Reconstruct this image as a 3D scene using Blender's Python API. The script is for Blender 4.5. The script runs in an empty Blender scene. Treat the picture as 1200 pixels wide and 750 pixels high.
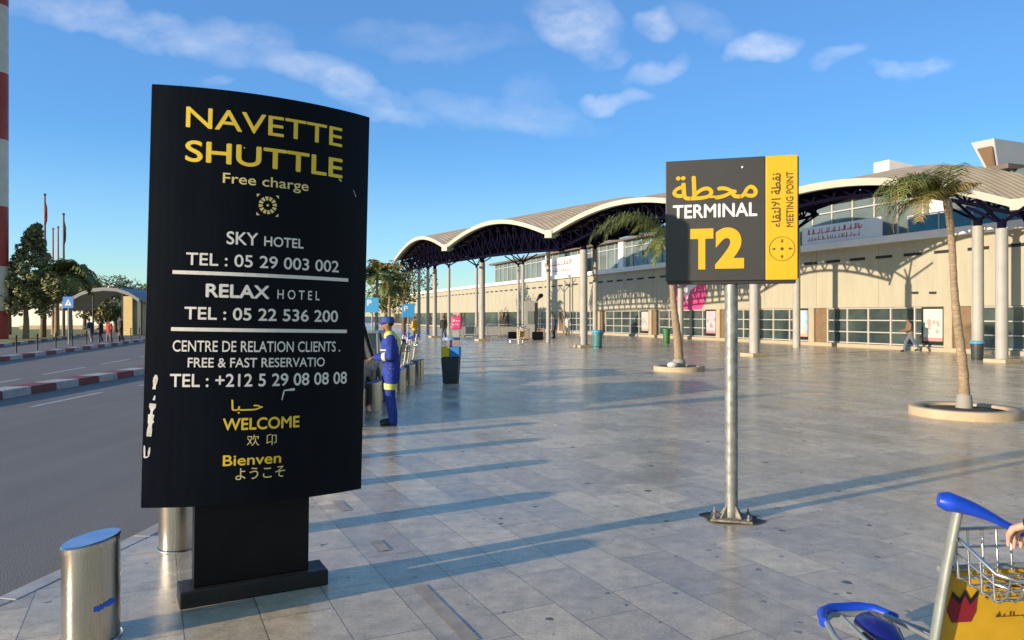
import bpy, bmesh, math, random
from mathutils import Vector, Matrix, Euler
random.seed(7)
S = bpy.context.scene
COL = S.collection
R = math.radians
PI = math.pi

# ------------------------------------------------------------------ camera
cam_d = bpy.data.cameras.new("camera"); cam = bpy.data.objects.new("camera", cam_d); COL.objects.link(cam)
cam.location = (0, 0, 1.75); cam.rotation_euler = (R(90), 0, 0)
cam_d.sensor_width = 36; cam_d.lens = 36 * 870 / 1200; cam_d.shift_y = -5 / 1200
cam_d.clip_start = 0.05; cam_d.clip_end = 3000
S.camera = cam

# ------------------------------------------------------------------ light
SUN_ELEV = R(9.8)
SUN_DIR = R(30.5)            # direction the light travels, from +X towards +Y
S.view_settings.view_transform = 'Standard'; S.view_settings.look = 'None'
S.view_settings.exposure = 0.78; S.view_settings.gamma = 1
try: S.view_settings.use_curve_mapping = False
except Exception: pass
sun_d = bpy.data.lights.new("sun", 'SUN'); sun = bpy.data.objects.new("sun", sun_d); COL.objects.link(sun)
sun_d.energy = 3.9; sun_d.angle = R(0.5); sun_d.color = (1.0, 0.79, 0.56)
L = Vector((math.cos(SUN_DIR) * math.cos(SUN_ELEV), math.sin(SUN_DIR) * math.cos(SUN_ELEV), -math.sin(SUN_ELEV)))
sun.rotation_euler = L.to_track_quat('-Z', 'Y').to_euler(); sun.location = (-20, -10, 20)

# ------------------------------------------------------------------ sky with thin clouds
W = bpy.data.worlds.new("World"); S.world = W; W.use_nodes = True
nt = W.node_tree; nt.nodes.clear()
def N(tree, typ, **kw):
    n = tree.nodes.new(typ)
    for k, v in kw.items(): setattr(n, k, v)
    return n
def link(tree, a, b): tree.links.new(a, b)
def math_node(tree, op, a, b=None, c=None, clamp=False):
    n = N(tree, 'ShaderNodeMath', operation=op); n.use_clamp = clamp
    for i, v in enumerate((a, b, c)):
        if v is None: continue
        if isinstance(v, (int, float)): n.inputs[i].default_value = v
        else: link(tree, v, n.inputs[i])
    return n.outputs[0]
sky = N(nt, 'ShaderNodeTexSky', sky_type='NISHITA'); sky.sun_disc = False
sky.sun_elevation = SUN_ELEV
# sun position azimuth (from where light comes), measured clockwise from +Y
sx, sy = -L.x, -L.y
sky.sun_rotation = math.atan2(sx, sy)
sky.air_density = 1.0; sky.dust_density = 0.05; sky.ozone_density = 2.2; sky.altitude = 0
tc = N(nt, 'ShaderNodeTexCoord'); sep = N(nt, 'ShaderNodeSeparateXYZ'); link(nt, tc.outputs['Generated'], sep.inputs[0])
dy = math_node(nt, 'MAXIMUM', sep.outputs[1], 0.02)
u = math_node(nt, 'DIVIDE', sep.outputs[0], dy); v = math_node(nt, 'DIVIDE', sep.outputs[2], dy)
cmb = N(nt, 'ShaderNodeCombineXYZ'); link(nt, u, cmb.inputs[0]); link(nt, v, cmb.inputs[1])
nz = N(nt, 'ShaderNodeTexNoise'); nz.inputs['Scale'].default_value = 15; nz.inputs['Detail'].default_value = 9; nz.inputs['Roughness'].default_value = 0.62
mp = N(nt, 'ShaderNodeMapping'); mp.inputs['Scale'].default_value = (0.75, 1.5, 1); mp.inputs['Rotation'].default_value = (0, 0, R(14))
link(nt, cmb.outputs[0], mp.inputs[0]); link(nt, mp.outputs[0], nz.inputs['Vector'])
# slow warp so that cloud outlines are uneven
nw = N(nt, 'ShaderNodeTexNoise'); nw.inputs['Scale'].default_value = 11; nw.inputs['Detail'].default_value = 5
link(nt, cmb.outputs[0], nw.inputs['Vector'])
sw = N(nt, 'ShaderNodeSeparateColor'); link(nt, nw.outputs['Color'], sw.inputs[0])
uw = math_node(nt, 'ADD', u, math_node(nt, 'MULTIPLY', math_node(nt, 'SUBTRACT', sw.outputs[0], 0.5), 0.07))
vw = math_node(nt, 'ADD', v, math_node(nt, 'MULTIPLY', math_node(nt, 'SUBTRACT', sw.outputs[1], 0.5), 0.07))
clouds = [  # azimuth tangent, elevation tangent, half length, half height, slope, density
 (-.53, .395, .17, .022, -.18, .62), (-.37, .375, .07, .024, -.1, .5), (-.235, .318, .12, .024, -.38, .75), (-.01, .275, .12, .022, -.12, .45), (-.11, .372, .12, .022, -.05, .3),
 (.087, .392, .058, .042, -.2, 1.0), (.195, .397, .024, .017, .2, .8), (.337, .358, .046, .019, .16, .95), (.437, .348, .032, .011, .2, .6),
 (.531, .329, .050, .010, .04, .75), (.138, .291, .04, .012, .05, .75), (.19, .334, .034, .014, .5, .55), (-.39, .327, .022, .008, 0, .5), (.265, .397, .045, .022, -.4, .35), (.143, .352, .02, .014, 0, .45), (.02, .30, .03, .02, 0, .3)]
acc = None
for (cu, cv, ra, rb, sl, den) in clouds:
    du = math_node(nt, 'SUBTRACT', uw, cu); dv = math_node(nt, 'SUBTRACT', vw, cv)
    dv2 = math_node(nt, 'SUBTRACT', dv, math_node(nt, 'MULTIPLY', du, sl))
    a = math_node(nt, 'POWER', math_node(nt, 'ABSOLUTE', math_node(nt, 'DIVIDE', du, ra)), 2.0); b = math_node(nt, 'POWER', math_node(nt, 'ABSOLUTE', math_node(nt, 'DIVIDE', dv2, rb)), 2.0)
    d = math_node(nt, 'SMOOTH_MIN', 1.0, math_node(nt, 'MULTIPLY', math_node(nt, 'MAXIMUM', math_node(nt, 'SUBTRACT', 1.6, math_node(nt, 'ADD', a, b)), 0.0), .72), .3)
    m = math_node(nt, 'MULTIPLY', d, den)
    acc = m if acc is None else math_node(nt, 'MAXIMUM', acc, m)
fb = N(nt, 'ShaderNodeMapRange'); fb.inputs[1].default_value = 0.27; fb.inputs[2].default_value = 0.80; link(nt, nz.outputs['Fac'], fb.inputs[0])
cl = math_node(nt, 'MULTIPLY', acc, fb.outputs[0], clamp=True)
cl = math_node(nt, 'MULTIPLY', cl, math_node(nt, 'GREATER_THAN', sep.outputs[1], 0.05))
hs = N(nt, 'ShaderNodeMix', data_type='RGBA', blend_type='MULTIPLY'); hs.inputs[0].default_value = 1.0; hs.inputs[7].default_value = (.74, 1.0, 1.32, 1); link(nt, sky.outputs[0], hs.inputs[6])
er = N(nt, 'ShaderNodeValToRGB'); link(nt, sep.outputs[2], er.inputs[0]); er.color_ramp.interpolation = 'EASE'
els = er.color_ramp.elements; els[0].position = 0.0; els[0].color = (.92, .93, .93, 1); els[1].position = .46; els[1].color = (1.02, 1.04, 1.06, 1)
for p_, c_ in ((.12, (.90, .93, .94, 1)), (.22, (.72, .87, .95, 1)), (.32, (.82, .93, 1.0, 1))):
    e_ = els.new(p_); e_.color = c_
h2 = N(nt, 'ShaderNodeMix', data_type='RGBA', blend_type='MULTIPLY'); h2.inputs[0].default_value = 1.0; link(nt, hs.outputs[2], h2.inputs[6]); link(nt, er.outputs[0], h2.inputs[7])
mx = N(nt, 'ShaderNodeMix', data_type='RGBA'); link(nt, math_node(nt, 'MULTIPLY', cl, 0.6), mx.inputs[0]); side = math_node(nt, 'MINIMUM', math_node(nt, 'MAXIMUM', math_node(nt, 'SUBTRACT', .99, math_node(nt, 'MULTIPLY', sep.outputs[0], .33)), .7), 1.12)
h3 = N(nt, 'ShaderNodeVectorMath', operation='SCALE'); link(nt, h2.outputs[2], h3.inputs[0]); link(nt, side, h3.inputs['Scale'])
wf = N(nt, 'ShaderNodeMapRange', interpolation_type='SMOOTHSTEP'); wf.inputs[1].default_value = .15; wf.inputs[2].default_value = -.45; link(nt, sep.outputs[1], wf.inputs[0])
wm = N(nt, 'ShaderNodeMix', data_type='RGBA', blend_type='MULTIPLY'); link(nt, wf.outputs[0], wm.inputs[0]); link(nt, h3.outputs[0], wm.inputs[6]); wm.inputs[7].default_value = (1.65, 1.13, .72, 1)
link(nt, wm.outputs[2], mx.inputs[6]); mx.inputs[7].default_value = (5.6, 5.5, 5.6, 1)
bg = N(nt, 'ShaderNodeBackground'); bg.inputs[1].default_value = 0.12; link(nt, mx.outputs[2], bg.inputs[0])
wo = N(nt, 'ShaderNodeOutputWorld'); link(nt, bg.outputs[0], wo.inputs[0])

# ------------------------------------------------------------------ materials
def mat(name, col, rough=0.6, metal=0.0, var=0.0, vscale=6.0, bump=0.0, bscale=40.0, spec=0.5, col2=None, island=0.0, coat=0.0, stretch=None):
    m = bpy.data.materials.new(name); m.use_nodes = True; t = m.node_tree
    b = t.nodes['Principled BSDF']
    b.inputs['Base Color'].default_value = (*col, 1); b.inputs['Roughness'].default_value = rough; b.inputs['Metallic'].default_value = metal
    b.inputs['Specular IOR Level'].default_value = spec; b.inputs['Coat Weight'].default_value = coat
    src = None
    tcn = N(t, 'ShaderNodeTexCoord'); vec = tcn.outputs['Object']
    if stretch:
        mm = N(t, 'ShaderNodeMapping'); mm.inputs['Scale'].default_value = stretch; link(t, vec, mm.inputs[0]); vec = mm.outputs[0]
    if var > 0 or col2:
        n = N(t, 'ShaderNodeTexNoise'); n.inputs['Scale'].default_value = vscale; n.inputs['Detail'].default_value = 6; n.inputs['Roughness'].default_value = 0.6
        link(t, vec, n.inputs['Vector'])
        x = N(t, 'ShaderNodeMix', data_type='RGBA')
        c2 = col2 or tuple(max(0, c * (1 - var)) for c in col)
        c1 = col if col2 else tuple(min(1, c * (1 + var)) for c in col)
        x.inputs[6].default_value = (*c1, 1); x.inputs[7].default_value = (*c2, 1)
        r = N(t, 'ShaderNodeMapRange'); r.inputs[1].default_value = .3; r.inputs[2].default_value = .7; link(t, n.outputs['Fac'], r.inputs[0]); link(t, r.outputs[0], x.inputs[0])
        src = x.outputs[2]
        rr = N(t, 'ShaderNodeMapRange'); rr.inputs[3].default_value = max(.03, rough - .08); rr.inputs[4].default_value = min(1, rough + .1); link(t, n.outputs['Fac'], rr.inputs[0]); link(t, rr.outputs[0], b.inputs['Roughness'])
    if island > 0:
        g = N(t, 'ShaderNodeNewGeometry'); h = N(t, 'ShaderNodeHueSaturation')
        r1 = N(t, 'ShaderNodeMapRange'); r1.inputs[3].default_value = 1 - island; r1.inputs[4].default_value = 1 + island; link(t, g.outputs['Random Per Island'], r1.inputs[0]); link(t, r1.outputs[0], h.inputs['Value'])
        if src is None: h.inputs['Color'].default_value = (*col, 1)
        else: link(t, src, h.inputs['Color'])
        src = h.outputs[0]
    if src is not None: link(t, src, b.inputs['Base Color'])
    if bump > 0:
        n2 = N(t, 'ShaderNodeTexNoise'); n2.inputs['Scale'].default_value = bscale; n2.inputs['Detail'].default_value = 5; link(t, vec, n2.inputs['Vector'])
        bp = N(t, 'ShaderNodeBump'); bp.inputs['Strength'].default_value = bump; bp.inputs['Distance'].default_value = 0.02; link(t, n2.outputs['Fac'], bp.inputs['Height']); link(t, bp.outputs[0], b.inputs['Normal'])
    return m

M = dict(
 panel_black=mat('panel_black', (.0015, .0028, .009), .36, col2=(.004, .006, .011), vscale=2.2, spec=.12, stretch=(3, 3, .5)),
 post_black=mat('post_black', (.004, .005, .008), .42, var=.35, vscale=5, bump=.05, spec=.2),
 plate_dark=mat('plate_dark', (.012, .012, .014), .55, var=.4, vscale=12, bump=.1),
 yellow_letter=mat('yellow_letter', (.95, .66, .05), .5, var=.06, vscale=20),
 pale_yellow=mat('pale_yellow', (.85, .70, .28), .5),
 white_letter=mat('white_letter', (.82, .80, .78), .5, var=.05, vscale=20),
 wear=mat('wear', (.62, .62, .62), .7, var=.3, vscale=30),
 sign_grey=mat('sign_grey', (.034, .035, .039), .5, var=.12, vscale=4),
 sign_yellow=mat('sign_yellow', (.62, .385, .008), .5, var=.04, vscale=4),
 brown_letter=mat('brown_letter', (.09, .055, .01), .5),
 edge_shade=mat('edge_shade', (.02, .02, .022), .5),
 galv=mat('galv', (.26, .275, .28), .5, .5, var=.35, vscale=14, bump=.05),
 rust=mat('rust', (.26, .235, .20), .8, .2, var=.5, vscale=18, bump=.2),
 steel=mat('steel', (.56, .52, .46), .26, 1.0, var=.12, vscale=6, stretch=(30, 30, .6)),
 blue_cap=mat('blue_cap', (.07, .22, .60), .6, col2=(.16, .32, .60), vscale=9),
 blue_tape=mat('blue_tape', (.02, .13, .72), .5),
 cream=mat('cream', (.385, .37, .292), .75, var=.07, vscale=3, bump=.05, bscale=8, stretch=(.8, .8, .12)),
 cream_pier=mat('cream_pier', (.39, .34, .255), .75, var=.08, vscale=2),
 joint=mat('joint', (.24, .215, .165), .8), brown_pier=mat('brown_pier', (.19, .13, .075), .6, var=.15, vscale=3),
 white_trim=mat('white_trim', (.80, .79, .76), .6, var=.05, vscale=2),
 frame_white=mat('frame_white', (.46, .46, .44), .5),
 glass_dark=mat('glass_dark', (.014, .024, .026), .08, col2=(.07, .10, .10), vscale=.7, spec=.7),
 glass_green=mat('glass_green', (.13, .17, .17), .12, var=.3, vscale=.35, spec=.7),
 glass_blue=mat('glass_blue', (.07, .23, .32), .12, var=.15, vscale=1),
 slot=mat('slot', (.02, .02, .02), .8),
 roof_cream=mat('roof_cream', (.47, .385, .27), .7, var=.18, vscale=1.2),
 roof_rim=mat('roof_rim', (.50, .48, .42), .6, var=.07, vscale=2),
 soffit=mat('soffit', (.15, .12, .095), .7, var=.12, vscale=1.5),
 navy=mat('navy', (.004, .0035, .018), .9, var=.3, vscale=3, spec=.1),
 column=mat('column', (.36, .36, .345), .6, var=.10, vscale=1.6, bump=.04),
 plinth=mat('plinth', (.46, .38, .27), .8, var=.1, vscale=5),
 kerb_red=mat('kerb_red', (.30, .035, .045), .65, col2=(.20, .09, .08), vscale=5),
 kerb_white=mat('kerb_white', (.60, .59, .57), .65, col2=(.40, .37, .34), vscale=5),
 kerb_stone=mat('kerb_stone', (.42, .40, .37), .75, var=.2, vscale=3, bump=.15),
 line_white=mat('line_white', (.50, .50, .49), .7, var=.3, vscale=12),
 pave_grey=mat('pave_grey', (.20, .19, .18), .85, var=.2, vscale=1.5, bump=.2),
 grass=mat('grass', (.27, .28, .09), .9, var=.45, vscale=3, bump=.5, bscale=60),
 soil=mat('soil', (.06, .045, .03), .95, var=.4, vscale=20, bump=.5),
 planter=mat('planter', (.46, .37, .25), .75, var=.12, vscale=4, bump=.1),
 palm_trunk=mat('palm_trunk', (.33, .25, .17), .9, var=.4, vscale=9, bump=.8, bscale=30, stretch=(1, 1, 5)),
 palm_leaf=mat('palm_leaf', (.13, .165, .045), .55, var=.3, vscale=2, island=.45),
 palm_dry=mat('palm_dry', (.30, .21, .05), .65, var=.3, vscale=2, island=.4),
 trunk=mat('trunk', (.16, .11, .07), .9, var=.4, vscale=8, bump=.6, bscale=20),
 leaf=mat('leaf', (.13, .17, .065), .6, var=.4, vscale=.8, island=.5),
 leaf_dark=mat('leaf_dark', (.17, .185, .08), .6, var=.4, vscale=.8, island=.5),
 leaf_olive=mat('leaf_olive', (.15, .15, .045), .6, var=.4, vscale=.8, island=.5),
 mast_red=mat('mast_red', (.36, .05, .04), .55, var=.15, vscale=1), mast_white=mat('mast_white', (.62, .60, .56), .55, var=.1, vscale=1),
 flag_red=mat('flag_red', (.40, .03, .05), .8, var=.3, vscale=3), flag_dark=mat('flag_dark', (.05, .05, .06), .8, var=.3, vscale=3),
 pole_dark=mat('pole_dark', (.11, .10, .10), .5, .3), pole_pink=mat('pole_pink', (.36, .20, .17), .6, var=.2),
 black=mat('black', (.012, .012, .014), .5), dark_metal=mat('dark_metal', (.04, .04, .045), .5, .4),
 sign_blue=mat('sign_blue', (.02, .20, .62), .5), sign_blue_pale=mat('sign_blue_pale', (.05, .34, .72), .5), sign_white=mat('sign_white', (.75, .76, .78), .5),
 bin_dark=mat('bin_dark', (.035, .045, .052), .5, var=.2, vscale=8), bin_green=mat('bin_green', (.03, .16, .05), .5, var=.2), bin_teal=mat('bin_teal', (.06, .20, .22), .5, var=.3), bin_liner=mat('bin_liner', (.06, .32, .62), .4, var=.2),
 tag_yellow=mat('tag_yellow', (.80, .58, .02), .5), tag_blue=mat('tag_blue', (.02, .22, .60), .5), lid_blue=mat('lid_blue', (.16, .28, .48), .5), purple=mat('purple', (.10, .02, .18), .5),
 chrome=mat('chrome', (.56, .58, .58), .28, .9, var=.12, vscale=20), chrome_dull=mat('chrome_dull', (.33, .37, .36), .42, .5, var=.15, vscale=12),
 cart_blue=mat('cart_blue', (.008, .06, .58), .4, var=.12, vscale=30, coat=.1), cart_navy=mat('cart_navy', (.008, .012, .16), .3, coat=.3), cart_yellow=mat('cart_yellow', (.60, .36, .02), .45, var=.15, vscale=5), cart_red=mat('cart_red', (.24, .015, .03), .5), ink=mat('ink', (.10, .05, .01), .6),
 rubber=mat('rubber', (.02, .02, .02), .8),
 skin_brown=mat('skin_brown', (.30, .15, .085), .55, var=.1, vscale=20), skin_pale=mat('skin_pale', (.55, .33, .25), .5, var=.08, vscale=30),
 work_blue=mat('work_blue', (.018, .046, .33), .85, var=.35, vscale=7, bump=.9, bscale=11), hivis=mat('hivis', (.62, .68, .22), .7, var=.1, vscale=9), cap_blue=mat('cap_blue', (.03, .075, .30), .8, var=.15), reflective=mat('reflective', (.72, .72, .58), .4),
 shoe=mat('shoe', (.015, .015, .018), .5), hair=mat('hair', (.015, .012, .010), .7), jeans=mat('jeans', (.10, .14, .22), .85, var=.2), jacket_black=mat('jacket_black', (.014, .014, .017), .75, var=.3, vscale=12, bump=.2),
 shirt_white=mat('shirt_white', (.62, .62, .62), .85), shirt_yellow=mat('shirt_yellow', (.62, .38, .05), .85), shirt_brown=mat('shirt_brown', (.20, .13, .09), .85), trousers_grey=mat('trousers_grey', (.16, .17, .18), .85), shirt_navy=mat('shirt_navy', (.03, .04, .10), .85), shirt_red=mat('shirt_red', (.35, .05, .05), .85),
 pink=mat('pink', (.62, .06, .22), .5), pink_pale=mat('pink_pale', (.70, .42, .50), .5), grey_paint=mat('grey_paint', (.33, .34, .34), .6, var=.15, vscale=3), beige_soft=mat('beige_soft', (.46, .36, .30), .8, var=.15),
 red_letter=mat('red_letter', (.50, .10, .11), .6), shelter_yellow=mat('shelter_yellow', (.62, .49, .23), .7, var=.08), shelter_roof=mat('shelter_roof', (.22, .25, .28), .5, var=.15), concrete=mat('concrete', (.30, .29, .27), .85, var=.15, vscale=1),
 white_box=mat('white_box', (.50, .52, .56), .6, var=.05, vscale=1), box_brown=mat('box_brown', (.20, .13, .08), .7),
)

# floor: warm grey stone slabs in rotated rows, faint joints, gum stains, uneven polish
def floor_material():
    m = bpy.data.materials.new('plaza_stone'); m.use_nodes = True; t = m.node_tree; b = t.nodes['Principled BSDF']
    tcn = N(t, 'ShaderNodeTexCoord')
    mp = N(t, 'ShaderNodeMapping'); mp.inputs['Rotation'].default_value = (0, 0, R(-116)); mp.inputs['Location'].default_value = (.15, .17, 0); link(t, tcn.outputs['Object'], mp.inputs[0])
    br = N(t, 'ShaderNodeTexBrick'); br.offset = .37; br.inputs['Scale'].default_value = 1; br.inputs['Brick Width'].default_value = .82; br.inputs['Row Height'].default_value = .41
    br.inputs['Mortar Size'].default_value = .004; br.inputs['Mortar Smooth'].default_value = .3; br.inputs['Bias'].default_value = 0
    br.inputs['Color1'].default_value = (.80, .665, .46, 1); br.inputs['Color2'].default_value = (.54, .455, .335, 1); br.inputs['Mortar'].default_value = (.28, .235, .185, 1)
    link(t, mp.outputs[0], br.inputs['Vector'])
    n1 = N(t, 'ShaderNodeTexNoise'); n1.inputs['Scale'].default_value = .8; n1.inputs['Detail'].default_value = 8; n1.inputs['Roughness'].default_value = .65; link(t, tcn.outputs['Object'], n1.inputs['Vector'])
    n2 = N(t, 'ShaderNodeTexNoise'); n2.inputs['Scale'].default_value = 7; n2.inputs['Detail'].default_value = 8; n2.inputs['Roughness'].default_value = .7; link(t, tcn.outputs['Object'], n2.inputs['Vector'])
    r1 = N(t, 'ShaderNodeMapRange'); r1.inputs[1].default_value = .3; r1.inputs[2].default_value = .7; r1.inputs[3].default_value = .70; r1.inputs[4].default_value = 1.20; link(t, n1.outputs['Fac'], r1.inputs[0])
    r2 = N(t, 'ShaderNodeMapRange'); r2.inputs[1].default_value = .3; r2.inputs[2].default_value = .7; r2.inputs[3].default_value = .66; r2.inputs[4].default_value = 1.16; link(t, n2.outputs['Fac'], r2.inputs[0])
    n4 = N(t, 'ShaderNodeTexNoise'); n4.inputs['Scale'].default_value = 55; n4.inputs['Detail'].default_value = 4; link(t, tcn.outputs['Object'], n4.inputs['Vector'])
    r4 = N(t, 'ShaderNodeMapRange'); r4.inputs[1].default_value = .3; r4.inputs[2].default_value = .7; r4.inputs[3].default_value = .84; r4.inputs[4].default_value = 1.12; link(t, n4.outputs['Fac'], r4.inputs[0])
    k = math_node(t, 'MULTIPLY', math_node(t, 'MULTIPLY', r1.outputs[0], r2.outputs[0]), r4.outputs[0])
    # gum and dirt spots
    vo = N(t, 'ShaderNodeTexVoronoi'); vo.inputs['Scale'].default_value = 3.6; vo.inputs['Randomness'].default_value = 1; 
    wv = N(t, 'ShaderNodeVectorMath', operation='ADD'); link(t, tcn.outputs['Object'], wv.inputs[0])
    nn = N(t, 'ShaderNodeTexNoise'); nn.inputs['Scale'].default_value = 22; link(t, tcn.outputs['Object'], nn.inputs['Vector'])
    sc = N(t, 'ShaderNodeVectorMath', operation='SCALE'); link(t, nn.outputs['Color'], sc.inputs[0]); sc.inputs['Scale'].default_value = .045; link(t, sc.outputs[0], wv.inputs[1]); link(t, wv.outputs[0], vo.inputs['Vector'])
    sepc = N(t, 'ShaderNodeSeparateColor'); link(t, vo.outputs['Color'], sepc.inputs[0])
    rad = math_node(t, 'MULTIPLY', math_node(t, 'SUBTRACT', sepc.outputs[0], .30), .24)
    sp = math_node(t, 'MULTIPLY', math_node(t, 'SUBTRACT', rad, vo.outputs['Distance']), 40, clamp=True)
    vo2 = N(t, 'ShaderNodeTexVoronoi'); vo2.inputs['Scale'].default_value = 7; link(t, wv.outputs[0], vo2.inputs['Vector'])
    sepd = N(t, 'ShaderNodeSeparateColor'); link(t, vo2.outputs['Color'], sepd.inputs[0])
    sp2 = math_node(t, 'MULTIPLY', math_node(t, 'SUBTRACT', math_node(t, 'MULTIPLY', math_node(t, 'SUBTRACT', sepd.outputs[1], .45), .34), vo2.outputs['Distance']), 40, clamp=True)
    spots = math_node(t, 'MAXIMUM', sp, math_node(t, 'MULTIPLY', sp2, .7))
    k2 = math_node(t, 'MULTIPLY', k, math_node(t, 'SUBTRACT', 1.0, math_node(t, 'MULTIPLY', spots, .82)))
    x = N(t, 'ShaderNodeVectorMath', operation='SCALE'); link(t, br.outputs['Color'], x.inputs[0]); link(t, k2, x.inputs['Scale'])
    link(t, x.outputs[0], b.inputs['Base Color'])
    rr = N(t, 'ShaderNodeMapRange'); rr.inputs[1].default_value = .25; rr.inputs[2].default_value = .75; rr.inputs[3].default_value = .14; rr.inputs[4].default_value = .38; link(t, n1.outputs['Fac'], rr.inputs[0]); link(t, rr.outputs[0], b.inputs['Roughness'])
    b.inputs['Specular IOR Level'].default_value = .5
    hgt = math_node(t, 'ADD', math_node(t, 'MULTIPLY', br.outputs['Fac'], -.35), math_node(t, 'MULTIPLY', n2.outputs['Fac'], .35))
    bp = N(t, 'ShaderNodeBump'); bp.inputs['Strength'].default_value = .25; bp.inputs['Distance'].default_value = .006; link(t, hgt, bp.inputs['Height']); link(t, bp.outputs[0], b.inputs['Normal'])
    return m
M['floor'] = floor_material()
def asphalt_material():
    m = bpy.data.materials.new('asphalt'); m.use_nodes = True; t = m.node_tree; b = t.nodes['Principled BSDF']
    tcn = N(t, 'ShaderNodeTexCoord')
    n1 = N(t, 'ShaderNodeTexNoise'); n1.inputs['Scale'].default_value = .35; n1.inputs['Detail'].default_value = 7; link(t, tcn.outputs['Object'], n1.inputs['Vector'])
    n2 = N(t, 'ShaderNodeTexNoise'); n2.inputs['Scale'].default_value = 120; n2.inputs['Detail'].default_value = 3; link(t, tcn.outputs['Object'], n2.inputs['Vector'])
    x = N(t, 'ShaderNodeMix', data_type='RGBA'); x.inputs[6].default_value = (.17, .155, .14, 1); x.inputs[7].default_value = (.27, .25, .225, 1)
    ms = N(t, 'ShaderNodeMapping'); ms.inputs['Scale'].default_value = (2.2, .12, 1); link(t, tcn.outputs['Object'], ms.inputs[0]); n3 = N(t, 'ShaderNodeTexNoise'); n3.inputs['Scale'].default_value = 1.0; n3.inputs['Detail'].default_value = 6; link(t, ms.outputs[0], n3.inputs['Vector'])
    k = math_node(t, 'ADD', math_node(t, 'ADD', math_node(t, 'MULTIPLY', n1.outputs['Fac'], .6), math_node(t, 'MULTIPLY', math_node(t, 'SUBTRACT', n3.outputs['Fac'], .35), .9)), math_node(t, 'MULTIPLY', math_node(t, 'SUBTRACT', n2.outputs['Fac'], .45), 1.1), clamp=True)
    link(t, k, x.inputs[0]); link(t, x.outputs[2], b.inputs['Base Color']); b.inputs['Roughness'].default_value = .78
    bp = N(t, 'ShaderNodeBump'); bp.inputs['Strength'].default_value = .6; bp.inputs['Distance'].default_value = .01; link(t, n2.outputs['Fac'], bp.inputs['Height']); link(t, bp.outputs[0], b.inputs['Normal'])
    return m
M['asphalt'] = asphalt_material()
def ribbed(m, scale, axis):
    t = m.node_tree; b = t.nodes['Principled BSDF']; tcn = N(t, 'ShaderNodeTexCoord')
    mp = N(t, 'ShaderNodeMapping'); mp.inputs['Rotation'].default_value = (0, 0, axis); link(t, tcn.outputs['Object'], mp.inputs[0])
    w = N(t, 'ShaderNodeTexWave'); w.inputs['Scale'].default_value = scale; link(t, mp.outputs[0], w.inputs['Vector'])
    bp = N(t, 'ShaderNodeBump'); bp.inputs['Strength'].default_value = .5; bp.inputs['Distance'].default_value = .03; link(t, w.outputs['Fac'], bp.inputs['Height']); link(t, bp.outputs[0], b.inputs['Normal'])
ribbed(M['roof_cream'], 1.1, R(-22))

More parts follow.
